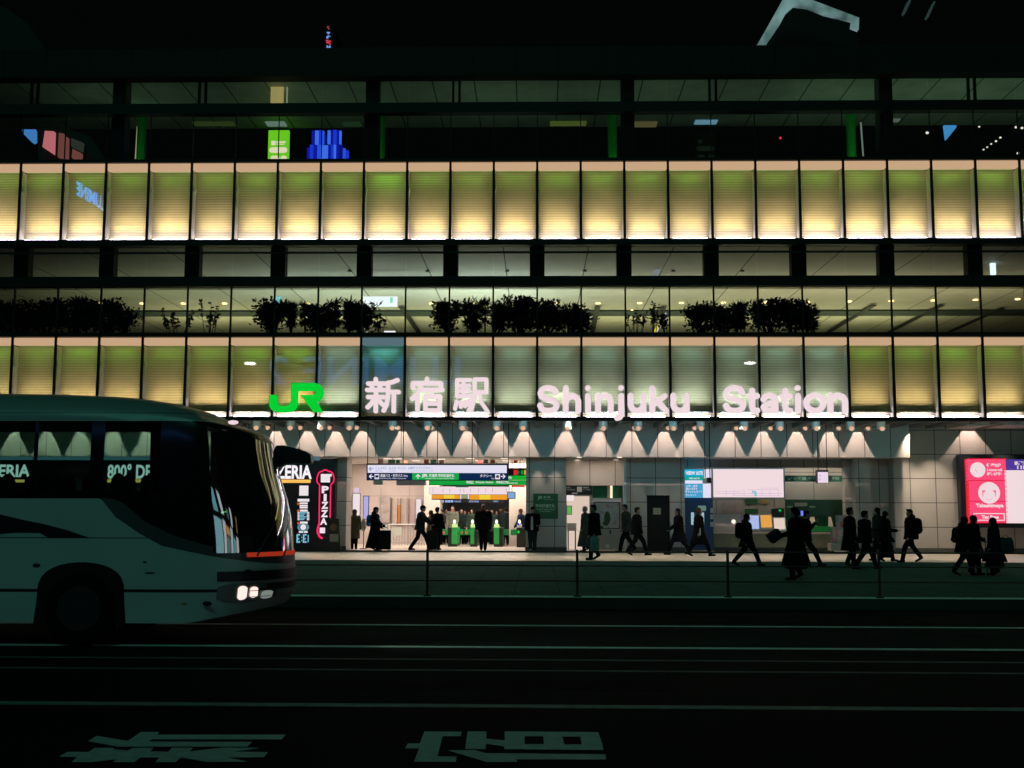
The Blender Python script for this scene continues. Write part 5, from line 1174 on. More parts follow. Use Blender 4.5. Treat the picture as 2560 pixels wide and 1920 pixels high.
# ================================================================== coach
YN = 15.75; HW = 1.25; YM = YN+HW
def lerp_tab(tab, x):
    if x <= tab[0][0]: return tab[0][1]
    for (a,b),(c,d) in zip(tab, tab[1:]):
        if x <= c: return b+(d-b)*(x-a)/(c-a)
    return tab[-1][1]
nose = []
for v,u in ((1062,646),(1077,668),(1113,688),(1160,698),(1203,707),(1243,722),(1302,735),(1365,740),(1433,745),(1471,744),(1491,734),(1515,708),(1530,690)):
    p = at(u, v, YM+.30); nose.append((p.z, p.x))
nose.sort()
XN = lambda z: lerp_tab(nose, z)
XREF = max(x for z,x in nose)
roof = sorted((at(u,v,YM).x, at(u,v,YM).z) for u,v in ((-600,989),(0,989),(150,990.5),(250,993),(350,999),(420,1007),(470,1016),(520,1030),(560,1046),(590,1060)))
def wd(d): 
    q = min(d/1.25, 1.0); return HW*max(0.0, 1-(1-q)**2.1)**(1/2.1)
def ztop(d):
    z = lerp_tab(roof, XREF-max(d,1.0))
    if d < 1.0: z = 2.74+(z-2.74)*(d/1.0)**.7
    return z
WZ0, WZ1 = az(1246, YN, 300), az(1052, YN, 300)
lev = [az(1558,YN,300), .34, az(1477,YN,300), .82, 1.06, az(1345,YN,300), 1.55, WZ0, 2.15, 2.5, WZ1]
wins = [(-420,-205),(-190,-75),(-62,82),(92,224),(258,398)]
dX = lambda u: XREF-at(u,1150,YN).x
win_d = [(dX(b), dX(a)) for a,b in wins]
ds = sorted(set([0,.015,.04,.08,.14,.22,.32,.44,.56,.70,.85,1.0,1.25,1.6,2.0,12.0]+[round(x,4) for ab in win_d for x in ab]))
def zl(k, d):
    zb = lev[0]+max(0,.25-d*.22)*.7 if k == 0 else lev[k]
    return min(zb, ztop(d)-.13-.02*(len(lev)-1-k))
def Xof(d, z):
    k = max(0.0, 1-d/1.25); return XREF+(XN(z)-XREF)*k-d
RF = [(.975,.30),(.90,.58),(.74,.82),(.45,.95),(0,1.0)]
def ring(d):
    w = wd(d); pts = []; zt_ = ztop(d); ze = zl(len(lev)-1,d)
    for k in range(len(lev)):
        z = zl(k,d); tw = w*(1-.03*max(0,(z-1.8)/1.1)); pts.append((Xof(d,z), YM-tw, z))
    for f_, h in RF: z = ze+(zt_-ze)*h; pts.append((Xof(d,z), YM-w*.97*f_, z))
    for f_, h in RF[-2::-1]: z = ze+(zt_-ze)*h; pts.append((Xof(d,z), YM+w*.97*f_, z))
    for k in range(len(lev)-1,-1,-1):
        z = zl(k,d); tw = w*(1-.03*max(0,(z-1.8)/1.1)); pts.append((Xof(d,z), YM+tw, z))
    return [Vector(p) for p in pts]
rings = [ring(d) for d in ds]; NL = len(lev); NR = len(rings[0])
BUS = thing('coach', 'white coach with black windows driving in from the left with a bright headlight', 'bus', (XREF-6,YM,PZ))
# paint: white body, black glass band with a sweeping lower edge, panel lines
BP = bpy.data.materials.new('coach_paint'); BP.use_nodes = True; nt = BP.node_tree; b_ = nt.nodes['Principled BSDF']
b_.inputs['Coat Weight'].default_value = .25; b_.inputs['Coat Roughness'].default_value = .12
ge = nt.nodes.new('ShaderNodeNewGeometry'); se = nt.nodes.new('ShaderNodeSeparateXYZ'); nt.links.new(ge.outputs['Position'], se.inputs[0])
def mth(op, a, b=None):
    n = nt.nodes.new('ShaderNodeMath'); n.operation = op
    for i, q in enumerate((a,b)):
        if q is None: continue
        if isinstance(q,(int,float)): n.inputs[i].default_value = q
        else: nt.links.new(q, n.inputs[i])
    return n.outputs[0]
inner = [(0,1246),(280,1246),(307,1256),(362,1304),(434,1339),(521,1365),(640,1386),(760,1396)]
outer = [(0,1246),(246,1246),(255,1250),(289,1293),(347,1333),(405,1365),(521,1390),(640,1412),(760,1424)]
XA, XB = at(0,1246,YN).x, at(760,1246,YN).x
def sweep(tab):
    c = nt.nodes.new('ShaderNodeFloatCurve'); cv = c.mapping.curves[0]
    P_ = [((at(u,v,YN).x-XA)/(XB-XA), at(u,v,YN).z/3.0) for u,v in tab]
    cv.points[0].location = P_[0]; cv.points[1].location = P_[-1]
    for p in P_[1:-1]: cv.points.new(*p)
    for p in cv.points: p.handle_type = 'VECTOR'
    c.mapping.update()
    nt.links.new(mth('DIVIDE', mth('SUBTRACT', se.outputs['X'], XA), XB-XA), c.inputs['Value'])
    return mth('MULTIPLY', c.outputs[0], 3.0)
zi, zo = sweep(inner), sweep(outer); Z = se.outputs['Z']
below = mth('LESS_THAN', Z, WZ1+.004)
isin = mth('MULTIPLY', mth('GREATER_THAN', Z, zi), below); isout = mth('MULTIPLY', mth('GREATER_THAN', Z, zo), below)
ln = mth('MAXIMUM', mth('LESS_THAN', mth('ABSOLUTE', mth('SUBTRACT', Z, lev[5])), .006), mth('LESS_THAN', mth('ABSOLUTE', mth('SUBTRACT', Z, lev[2])), .021))
ln = mth('MAXIMUM', ln, mth('LESS_THAN', mth('ABSOLUTE', mth('SUBTRACT', Z, az(1031,YN,200))), .005))
def mixc(f_, a, b):
    n = nt.nodes.new('ShaderNodeMix'); n.data_type = 'RGBA'; nt.links.new(f_, n.inputs[0])
    for i, q in ((6,a),(7,b)):
        if isinstance(q, tuple): n.inputs[i].default_value = (*q,1)
        else: nt.links.new(q, n.inputs[i])
    return n.outputs[2]
nz = nt.nodes.new('ShaderNodeTexNoise'); nz.inputs['Scale'].default_value = 1.1; nz.inputs['Detail'].default_value = 6; nt.links.new(ge.outputs['Position'], nz.inputs['Vector'])
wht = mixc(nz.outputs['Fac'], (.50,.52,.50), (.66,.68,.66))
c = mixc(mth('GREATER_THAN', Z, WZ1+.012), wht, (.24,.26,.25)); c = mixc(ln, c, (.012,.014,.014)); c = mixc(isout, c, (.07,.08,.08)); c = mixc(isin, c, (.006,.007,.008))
nt.links.new(c, b_.inputs['Base Color'])
rr = nt.nodes.new('ShaderNodeMapRange'); nt.links.new(isin, rr.inputs[0]); rr.inputs[3].default_value = .42; rr.inputs[4].default_value = .22; nt.links.new(rr.outputs[0], b_.inputs['Roughness'])
shell = MB(); shield = MB(); panes = [MB() for _ in wins]
pane_sides = {}
for j in range(len(ds)-1):
    for k in range(NR):
        k2 = (k+1) % NR
        if k == NR-1: continue                                    # open underside
        q = (rings[j][k], rings[j][k2], rings[j+1][k2], rings[j+1][k])
        dm = (ds[j]+ds[j+1])/2
        side = k if k < NL-1 else (NR-2-k if k >= NR-NL else None)
        win = None
        if side is not None and 7 <= side < NL-1:
            for w_, (a, b) in enumerate(win_d):
                if a-.001 <= ds[j] and ds[j+1] <= (b if k < NL else b+.10)+.001: win = w_
        zm_ = (q[0].z+q[1].z)/2
        if win is not None: pane_sides.setdefault((win, k < NL), MB()).quad(*q)
        elif dm < .92 and side is not None and 4 <= side: shield.quad(*q)
        else: shell.quad(*q)
shell.add([Vector(p) for p in rings[-1]], [tuple(range(NR))])
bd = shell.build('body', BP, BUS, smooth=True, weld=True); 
CG = glass_mat('coach_window_glass', (.45,.68,.60), .09, .01); CW = glass_mat('windscreen_glass', (.72,.86,.80), .34, .03)
for key, mb in pane_sides.items(): mb.build('side_window', CG, BUS)
shield.build('windscreen', CW, BUS, smooth=True, weld=True)
zz0 = lambda v: az(v, YM-.6, 690)
CI = mat('coach_interior', (.018,.02,.02), .8)
MB().box(XREF-11.8,XREF-1.0,YN+.08,YN+2.42,.55,.75).box(XREF-11.8,XREF-2.6,YN+.10,YN+2.40,WZ1+.06,WZ1+.10).box(XREF-11.8,XREF-11.7,YN+.1,YN+2.4,.7,WZ1).build('cabin_floor', CI, BUS)
MB().box(XREF-1.7,XREF-.85,YN+.3,YN+2.2,.7,1.25).build('dashboard', CI, BUS)
SM = mat('coach_seat_cloth', (.03,.03,.035), .9)
for k in range(11):
    xs_ = at(305,1200,YN+.5).x-.88*k
    for y in (YN+.22, YN+1.42):
        f = MB(); f.box(xs_-.12,xs_+.06,y,y+.86,1.0,1.92).box(xs_-.05,xs_+.45,y,y+.86,1.0,1.15)
        f.ell((xs_-.03,y+.22,2.0),.09,.17,.16).ell((xs_-.03,y+.64,2.0),.09,.17,.16); f.build('seat', SM, BUS)
f = MB(); xs_ = at(470,1200,YN+.5).x; f.box(xs_-.15,xs_+.02,YN+.3,YN+.85,.75,1.85).ell((xs_-.05,YN+.58,1.98),.09,.16,.15); f.build('driver_seat', SM, BUS)
f = MB(); c0 = at(495,1283,YN+.55)
for k in range(16):
    g0, g1 = 2*math.pi*k/16, 2*math.pi*(k+1)/16
    f.tube(c0+Vector((.12*math.cos(g0),.22*math.sin(g0),.18*math.cos(g0))), c0+Vector((.12*math.cos(g1),.22*math.sin(g1),.18*math.cos(g1))), .014,.014,6)
f.build('steering_wheel', CI, BUS)
# wipers
for d_, s, d2, s2 in ((.34,-1,.10,-1),(.06,-1,.10,1)):
    a_ = Vector((Xof(d_,zz0(1388))+.03, YM+s*wd(d_), zz0(1388))); b_2 = Vector((Xof(d2,zz0(1300))+.03, YM+s2*wd(d2), zz0(1300)))
    f = MB(); f.tube(a_, b_2, .014,.010,6); f.build('wiper', mat('wiper_black', (.006,.006,.006), .5), BUS)
# wheels
TY = mat('tyre_rubber', (.004,.004,.004), .9, spec=.1); RM = mat('wheel_rim', (.13,.14,.14), .28, .8); AR = mat('wheel_arch_black', (.004,.004,.004), .9)
def wheel(u):
    c = at(u, 1521, YN); r = c.z-PZ-.006
    f = MB(); pts = []
    for g in range(0,181,12): pts.append(Vector((c.x+.60*math.cos(R(g))*1.0, YN-.006, c.z+.10+.52*math.sin(R(g))**.55 if g not in (0,180) else c.z+.10)))
    pts += [Vector((c.x-.63,YN-.006,lev[0]-.01)), Vector((c.x+.63,YN-.006,lev[0]-.01))]
    f.prism(pts, (0,.003,0)); f.build('wheel_arch', AR, BUS)
    for y0, s in ((YN-.03,1),(YN+2.53,-1)):
        w = MB(); R_ = [(.30,.0),(.44,-.0),(r-.03,.02),(r,.07),(r,.24),(r-.03,.28),(.30,.28)]
        rg = [[Vector((c.x+q*math.cos(2*math.pi*k/36), y0+s*y, c.z+q*math.sin(2*math.pi*k/36))) for k in range(36)] for q,y in R_]
        w.loft(rg); wo = w.build('wheel', TY, BUS, smooth=False)
        m_ = MB(); rg = [[Vector((c.x+q*math.cos(2*math.pi*k/32), y0+s*y, c.z+q*math.sin(2*math.pi*k/32))) for k in range(32)] for q,y in ((.30,-.012),(.285,.0),(.25,.07),(.12,.06),(.10,-.02),(.0001,-.02))]
        m_.loft(rg)
        for k in range(10):
            g = 2*math.pi*k/10; m_.tube((c.x+.17*math.cos(g),y0+s*.062,c.z+.17*math.sin(g)),(c.x+.17*math.cos(g),y0+s*.02,c.z+.17*math.sin(g)),.016,.016,6)
        m_.build('rim', RM, wo)
wheel(200); wheel(-960)
# front details that hug the rounded nose
def nose_strip(z0, z1, dn, df, off, m, name):
    f = MB(); seq = []
    dl_ = [d_ for d_ in (1.3,1.0,.8,.6,.44,.32,.22,.14,.08,.04,.015,0)]
    for d_ in dl_:
        if d_ <= dn: seq.append((d_,-1))
    for d_ in reversed(dl_[:-1]):
        if d_ <= df: seq.append((d_,1))
    P_ = []
    for d_, s in seq: P_.append([Vector((Xof(d_,z)+off*(1 if d_ < .5 else .25), YM+s*(wd(d_)+off*min(1,d_*3)), z)) for z in (z0,z1)])
    for a, b in zip(P_, P_[1:]): f.quad(a[0], b[0], b[1], a[1])
    return f.build(name, m, BUS, smooth=True, weld=True)
zz = lambda v: az(v, YM-.6, 690)
nose_strip(zz(1390), zz(1379), .45, .03, .012, scr('red_orange_glow_strip', 150,44,26), 'red_stripe')  # strip glows red-orange along the nose
nose_strip(zz(1448), zz(1424), .95, .6, .010, K['black'], 'grille')
nose_strip(zz(1469), zz(1456), .3, .6, .010, K['black'], 'lower_grille')
for v in (1420,1452,1472,1487): nose_strip(zz(v+1.6), zz(v), .45, .5, .014, K['steel'], 'chrome_trim')
HL = lamp_mat('headlight_glow', s2l(255,228,218), 1.15)
def patch(z0, z1, d0, d1, s, off, m, name, n=7):
    f = MB(); P_ = []
    for k in range(n+1):
        d_ = d0+(d1-d0)*k/n; q = k/n; bow = .18*(z1-z0)*(abs(2*q-1)**3)
        P_.append([Vector((Xof(d_,z)+off, YM+s*(wd(d_)+off*.6), z)) for z in (z0+bow,z1-bow)])
    for a, b in zip(P_, P_[1:]): f.quad(a[0], b[0], b[1], a[1])
    return f.build(name, m, BUS, smooth=True, weld=True)
for s, m_ in ((-1,HL),(1,lamp_mat('far_headlight_glow', (1,.9,.85), .8))):
    patch(zz(1499), zz(1453), .12, .80, s, .006, mat('headlight_housing', (.25,.27,.26), .25, .6), 'headlight_housing')
    patch(zz(1494), zz(1460), .44, .55, s, .014, m_, 'headlight'); patch(zz(1490), zz(1463), .32, .41, s, .014, m_, 'headlight')
    patch(zz(1494), zz(1474), .16, .28, s, .014, scr('daytime_lamp', 120,128,122), 'daytime_lamp')
spot('headlight_beam', (XREF-.1,YM-1.0,zz(1478)), (XREF+12,YM-1.6,PZ), 60, (1,.92,.85), 50, .8, .05)
f = MB(); c = at(583,1056,YN+.25); f.ell(c,.075,.06,.03); f.build('roof_marker_lamp', scr('marker_lamp', 240,214,222), BUS, smooth=True)
f = MB(); pts = [(690,1114),(705,1113),(722,1116),(745,1122),(765,1129),(776,1138),(778,1155),(772,1160),(740,1157),(716,1158),(700,1166),(694,1176),(684,1180),(676,1170),(680,1140)]
f.prism([at(u,v,18.0) for u,v in pts], (0,.22,0)); f.build('mirror', mat('mirror_black', (.006,.010,.014), .35), BUS)
f = MB()
for (u0,u1,v,r_) in ((455,463,1508,.014),): 
    p = at(459,1508,YN-.004); f.ell(p,.035,.012,.014)
f.build('side_marker', mat('amber_marker', (.9,.25,.02), .3), BUS, smooth=True)
for u,v,w_,h_ in ((518,1509,.065,.035),(91,1413,.055,.028),(362,1405,.03,.012),(374,1432,.07,.010),(620,1427,.05,.02)):
    p = at(u,v,YN-.006); f = MB(); f.ell(p,w_,.008,h_,14,7); f.build('vent', K['black'], BUS, smooth=True)
f = MB(); f.prism([at(u,v,YN-.007) for u,v in ((-260,1262),(-120,1268),(0,1286),(60,1300),(110,1310),(170,1326),(205,1338),(224,1344.2),(120,1344.2),(100,1332),(40,1331),(0,1335),(-60,1338),(-260,1338))], (0,.004,0)); f.build('livery_sweep', mat('livery_dark', (.010,.014,.013), .35), BUS)
f = MB(); f.bar(at(552,1282,YN+.5), at(566,1279,YN+.5), .012); f.build('dashboard_light', scr('green_dash_light', 70,210,110), BUS)
# ================================================================== people
BAKE = []
SKIN = mat('skin', (.36,.22,.16), .5); EYE = mat('eye_dark', (.01,.008,.008), .3); LIP = mat('lip', (.28,.10,.09), .5)
_m = {}
def cloth(c, k='cloth'):
    key = (c, k)
    if key not in _m: _m[key] = mat(k, c, .9, noise=.15, nscale=6, spec=.05)
    return _m[key]
BLKC = (.003,.0035,.005)
def rem(o, vox):
    md = o.modifiers.new('remesh', 'REMESH'); md.mode = 'VOXEL'; md.voxel_size = vox; md.use_smooth_shade = True
    BAKE.append(o)
EXTRA = {}
def person(u, vt, vf, hd, label, Y=None, stride=.0, coat=.36, ccol=BLKC, tcol=(.003,.0035,.005), hair='short', hcol=(.010,.008,.008), arms=((20,12),(-18,10)),
           lean=0, flare=.0, width=1.0, shoes=(.012,.011,.011), collar=False, scarf=None, skirt=None, head_yaw=0, head_down=0, skin=SKIN, H=None, mask=False, detail=1.0, group='people outside the station', lift=True, bag=None):
    base = gnd(u, vf, .004) if Y is None else Vector((at(u, vf, Y).x, Y, .004))
    top = at(u, vt, base.y)
    if H is None: H = top.z-.004
    S = H
    h = R(hd); fx = Vector((math.cos(h), math.sin(h), 0)); ly = Vector((-math.sin(h), math.cos(h), 0))
    LG = .475
    hz = math.sqrt(max(LG*LG-(stride*.5)**2, .2))+.047
    K_ = (1.0-0.0)/(hz+.478)                                    # keeps the overall height right for wide strides
    def w(x, y, z): return base+(fx*x+ly*y+EZ*z)*(S*K_)
    sc = S*K_
    ln = math.tan(R(lean))
    def up(x, y, z): return w(x+(z-hz)*ln, y, z)
    sh = hz+.300; nk = hz+.345; hc = hz+.412
    hip = hz
    # --- joints
    legs = []
    for s, off in ((1, stride*.5), (-1, -stride*.5)):
        back = off < -.02
        ank = Vector((off, s*.050, .047+(.055 if (back and lift) else 0)))
        hp = Vector((0, s*.052, hip)); mid = (hp+ank)/2; 
        kn = mid+Vector((.035 if not back else .060, 0, .012)); 
        if abs(off) < .02: kn = mid+Vector((.012,0,.0))
        legs.append((hp, kn, ank, back))
    armj = []
    for s, (ua, eb) in zip((1,-1), arms):
        p0 = Vector((0, s*.112*width, sh-.018)); g = R(ua)
        p1 = p0+Vector((math.sin(g)*.168, s*.022, -math.cos(g)*.168)); g2 = R(ua+eb)
        p2 = p1+Vector((math.sin(g2)*.150, -s*.006, -math.cos(g2)*.150)); armj.append((p0,p1,p2,g2,s))
    U = lambda v: up(v.x, v.y, v.z)
    # --- body: one continuous skin surface
    b = MB()
    for hp,kn,an,bk in legs:
        b.caps(w(*hp), w(*kn), .050*sc, .034*sc); b.caps(w(*kn), w(*an), .033*sc, .021*sc)
        toe = Vector((an.x+.075, an.y, .022 if not (bk and lift) else .020)); heel = Vector((an.x-.022, an.y, an.z-.022)); b.caps(w(*heel), w(*toe), .021*sc, .016*sc)
    b.ell(up(0,0,hip+.02), .066*sc, .085*sc, .072*sc); b.caps(up(0,0,hip+.05), up(0,0,sh-.06), .070*sc, .082*sc)
    b.caps(up(0,-.075*width,sh-.035), up(0,.075*width,sh-.035), .052*sc, .052*sc)
    b.caps(up(-.004,0,sh-.01), up(.012,0,hc-.03), .034*sc, .031*sc)
    for p0,p1,p2,g2,s in armj: b.caps(U(p0), U(p1), .034*sc, .026*sc); b.caps(U(p1), U(p2), .026*sc, .017*sc)
    hy = R(hd+head_yaw); hf = Vector((math.cos(hy)*math.cos(R(head_down)), math.sin(hy)*math.cos(R(head_down)), -math.sin(R(head_down)))); hl = Vector((-math.sin(hy), math.cos(hy), 0)); hu = hf.cross(hl)
    HC = up(.014, 0, hc)
    hp_ = lambda x,y,z: HC+(hf*x+hl*y+hu*z)*sc
    rot = Matrix((hf,hl,hu)).transposed()
    b.ell(hp_(0,0,.008), .056*sc, .046*sc, .060*sc, 16, 11, rot=rot); b.ell(hp_(.014,0,-.026), .040*sc, .034*sc, .042*sc, 12, 9, rot=rot)
    b.caps(hp_(.052,0,.006), hp_(.064,0,-.012), .006*sc, .009*sc, 8)                              # nose
    b.ell(hp_(.040,0,-.056), .014*sc,.014*sc,.012*sc,10,7, rot=rot)                               # chin
    for s in (1,-1): b.ell(hp_(-.004,s*.047,-.004), .012*sc,.007*sc,.018*sc,10,7, rot=rot)        # ears
    body = b.build('person', [skin, EYE, LIP], None, fix=True, origin=base)
    ex = MB()
    for s in (1,-1): ex.ell(hp_(.050,s*.018,.006), .006*sc,.008*sc,.0045*sc,8,6,1, rot=rot)
    ex.ell(hp_(.055,0,-.032), .004*sc,.014*sc,.004*sc,8,5,2, rot=rot)
    for p0,p1,p2,g2,s in armj:                                                                    # palm, four bent fingers, thumb
        d = Vector((math.sin(g2),0,-math.cos(g2))); n = Vector((d.z,0,-d.x)); o = p2+d*.008
        ex.caps(U(o), U(o+d*.034), .013*sc, .015*sc, 8)
        for q, (yy, L) in enumerate(((-.014,.034),(-.005,.040),(.005,.038),(.014,.030))):
            a = o+d*.040+Vector((0,yy,0)); m1 = a+d*L*.55-n*.004; e = m1+d*L*.40-n*.014
            ex.caps(U(a), U(m1), .0058*sc, .0052*sc, 6); ex.caps(U(m1), U(e), .0052*sc, .0042*sc, 6)
        a = o+d*.012+Vector((0,-s*.014,0)); m1 = a+d*.020+Vector((0,-s*.010,0))-n*.006; e = m1+d*.018-n*.006
        ex.caps(U(a), U(m1), .0068*sc, .006*sc, 6); ex.caps(U(m1), U(e), .006*sc, .0045*sc, 6)
    EXTRA[body.name] = ex
    tag(body, label, 'person', group); rem(body, .017/detail)
    # --- trousers and shoes
    t = MB()
    for hp,kn,an,bk in legs:
        t.caps(w(*hp), w(*kn), .068*sc, .053*sc); lo = an+Vector((0,0,.004)); t.caps(w(*kn), w(*lo), .052*sc, .040*sc)
    t.ell(up(0,0,hip+.015), .076*sc, .094*sc, .075*sc)
    if skirt: 
        rg = []
        for z_, rx, ry in ((hip+.10,.075,.088),(hip,.088,.10),(hip-.18,.10+.3*flare*.5,.115+.3*flare*.4),(skirt,.11+flare,.125+flare*.8)):
            rg.append([up(rx*math.cos(2*math.pi*k/20)*(1+.05*math.cos(6*math.pi*k/10)), ry*math.sin(2*math.pi*k/20), z_) if z_ >= hip else w(rx*math.cos(2*math.pi*k/20)*(1+.06*math.cos(6*math.pi*k/10)), ry*math.sin(2*math.pi*k/20), z_) for k in range(20)])
        t.loft(rg)
    rem(t.build('trousers' if not skirt else 'skirt', cloth(tcol), body), .018/detail)
    for hp,kn,an,bk in legs:
        f = MB(); toe = Vector((an.x+.086, an.y, .024 if not (bk and lift) else .022)); heel = Vector((an.x-.024, an.y, an.z-.018 if (bk and lift) else .026))
        f.caps(w(*heel), w(*toe), .027*sc, .021*sc); f.caps(w(an.x,an.y,an.z+.02), w(*heel), .028*sc, .027*sc)
        o = f.build('shoe', cloth(shoes,'shoe_leather'), body); rem(o, .013)
    # --- coat with sleeves
    c = MB()
    c.caps(up(0,-.084*width,sh-.036), up(0,.084*width,sh-.036), .070*sc, .070*sc); c.caps(up(0,0,hip+.10), up(0,0,sh-.06), .102*sc, .110*sc)
    rg = []; hem = coat
    for z_, rx, ry in ((sh-.10,.106,.132*width),(hip+.10,.104,.128*width),(hip,.112,.134*width),(hem,.118+flare+max(0,(hip-hem))*(.10+stride*.28),.136*width+flare)):
        rg.append([(up if z_ >= hip else w)(rx*math.cos(2*math.pi*k/20)*(1+.03*math.sin(3*k)), ry*math.sin(2*math.pi*k/20), z_) for k in range(20)])
    c.loft(rg)
    for p0,p1,p2,g2,s in armj: c.caps(U(p0), U(p1), .054*sc, .047*sc); c.caps(U(p1), U(p2), .046*sc, .034*sc)
    if collar: c.caps(up(-.02,0,nk-.03), up(-.02,0,nk+.01), .056*sc, .050*sc); c.caps(up(-.05,-.03,nk-.005), up(-.05,.03,nk-.005), .04*sc,.04*sc)
    rem(c.build('coat', cloth(ccol), body), .018/detail)
    if scarf:
        f = MB(); f.ell(up(.005,0,nk), .060*sc, .062*sc, .030*sc); rem(f.build('scarf', cloth(scarf,'scarf_cloth'), body), .014)
    if mask:
        f = MB(); f.ell(hp_(.034,0,-.030), .032*sc,.034*sc,.026*sc,12,8, rot=rot); f.build('face_mask', cloth((.62,.64,.64),'mask_cloth'), body, smooth=True)
    # --- hair / cap / hood
    f = MB()
    if hair in ('short','cap','bald'):
        if hair != 'bald':
            f.ell(hp_(-.010,0,.018), .058*sc, .052*sc, .056*sc, 14, 9, rot=rot); f.ell(hp_(-.028,0,-.012), .036*sc,.046*sc,.038*sc,12,8, rot=rot); f.caps(hp_(.036,-.022,.052), hp_(.036,.022,.052), .016*sc,.016*sc,8)
        else: f.ell(hp_(-.024,0,-.006), .040*sc,.051*sc,.034*sc,12,8, rot=rot)
    elif hair == 'long':
        f.ell(hp_(-.010,0,.018), .060*sc, .054*sc, .057*sc, 14, 9, rot=rot)
        for y in (-.030,0,.030): f.caps(hp_(-.030,y,.0), hp_(-.045,y*1.3,-.135), .032*sc, .022*sc)
    elif hair == 'bob':
        f.ell(hp_(-.010,0,.014), .062*sc, .058*sc, .060*sc, 14, 9, rot=rot)
        for y in (-.038,-.013,.013,.038): f.caps(hp_(-.022,y,.0), hp_(-.024,y*1.15,-.062), .028*sc, .024*sc)
    elif hair == 'hood':
        f.ell(hp_(-.010,0,.010), .068*sc, .064*sc, .070*sc, 14, 9, rot=rot); f.caps(hp_(-.025,0,-.03), up(-.03,0,nk-.02), .055*sc, .060*sc)
    o = f.build('hood' if hair == 'hood' else 'hair', cloth(hcol if hair != 'hood' else ccol,'hair'), body); rem(o, .013)
    if hair == 'cap':
        f = MB(); f.ell(hp_(-.004,0,.030), .062*sc,.055*sc,.046*sc,14,9, rot=rot)
        f.loft([[hp_(.030+q*.062*math.cos(a_)*1.0, .046*math.sin(a_), .026-.010*q+z_) for a_ in [R(g) for g in range(-90,91,15)]]+[hp_(.010,.046,.026+z_),hp_(.010,-.046,.026+z_)] for q, z_ in ((1,.0),(1,.009))])
        rem(f.build('cap', cloth(BLKC,'cap_cloth'), body), .011)
    return dict(o=body, w=up, wl=w, sc=sc, hip=hip, sh=sh, hands=[U(a[2]+Vector((math.sin(a[3]),0,-math.cos(a[3])))*.03) for a in armj], fx=fx, ly=ly, base=base, hp=hp_)
def backpack(p, label, col=BLKC, s=1.0):
    sc = p['sc']; f = MB(); w = p['w']; sh = p['sh']
    f.caps(w(-.135,-.04,sh-.05), w(-.135,.04,sh-.05), .055*sc*s, .055*sc*s); f.caps(w(-.145,-.045,sh-.20), w(-.145,.045,sh-.20), .068*sc*s, .068*sc*s); f.caps(w(-.14,0,sh-.06), w(-.145,0,sh-.20), .085*sc*s, .085*sc*s)
    o = f.build('backpack', cloth(col,'bag_cloth')); rem(o, .018); tag(o, label, 'backpack')
    g = MB()
    for y in (-.06,.06):
        for a, b in (((-.10,y,sh-.0),(0,y,sh+.035)),((0,y,sh+.035),(.085,y,sh-.06)),((.085,y,sh-.06),(.05,y,sh-.20))): g.tube(w(*a), w(*b), .011*sc,.011*sc,6)
    g.build('strap', cloth(col,'bag_cloth'), o); return o
def handbag(pt, w_, d_, h_, label, col, fx, ly, drop=.22, soft=True, name='bag'):
    f = MB(); c = pt-EZ*(drop+h_/2); rg = []
    for q, k in ((-.5,.80),(-.45,.96),(-.1,1.04),(.3,.95),(.5,.78)):
        rg.append([c+fx*(w_/2*k*math.copysign(abs(math.cos(a))**.55, math.cos(a)))+ly*(d_/2*k*math.copysign(abs(math.sin(a))**.55, math.sin(a)))+EZ*(h_*q) for a in [2*math.pi*i/20 for i in range(20)]])
    f.loft(rg); o = f.build(name, cloth(col,'bag_cloth'), smooth=True); tag(o, label, 'bag')
    g = MB()
    for s in (-1,1): g.tube(c+fx*(w_*.28*s)+EZ*h_*.48, pt+fx*(.015*s), .008,.008,6)
    g.build('handle', cloth(col,'bag_cloth'), o); return o
def suitcase(u0, u1, v0, Y, label, depth=.34, col=(.010,.012,.012)):
    x0, x1 = ax(u0,Y), ax(u1,Y); z1 = az(v0,Y); t = thing('suitcase', label, 'suitcase', ((x0+x1)/2,Y+depth/2,.004))
    f = MB(); rg = []
    for z_, k in ((.07,.90),(.10,1),(z1-.05,1),(z1,.90)):
        rg.append([Vector(((x0+x1)/2+(x1-x0)/2*k*math.copysign(abs(math.cos(a))**.4,math.cos(a)), Y+depth/2+depth/2*k*math.copysign(abs(math.sin(a))**.4,math.sin(a)), z_)) for a in [2*math.pi*i/24 for i in range(24)]])
    f.loft(rg)
    for k in range(1,5):
        xx = x0+(x1-x0)*k/5; f.box(xx-.012,xx+.012,Y-.008,Y+.02,.14,z1-.08)
    f.build('case', cloth(col,'suitcase_shell'), t)
    for xx in (x0+.06,x1-.06):
        for yy in (Y+.05,Y+depth-.05):
            g = MB(); g.tube((xx-.015,yy,.038),(xx+.015,yy,.038),.034,.034,10); g.build('wheel', K['steel'] if Y > 44 else K['black'], t)
    g = MB(); xm = (x0+x1)/2
    for s in (-.10,.10): g.tube((xm+s,Y+depth/2,z1-.02),(xm+s,Y+depth/2,z1+.22),.010,.010,6)
    g.tube((xm-.11,Y+depth/2,z1+.22),(xm+.11,Y+depth/2,z1+.22),.014,.014,6); g.build('handle', K['steel'], t); return t
OL = (.055,.060,.038)
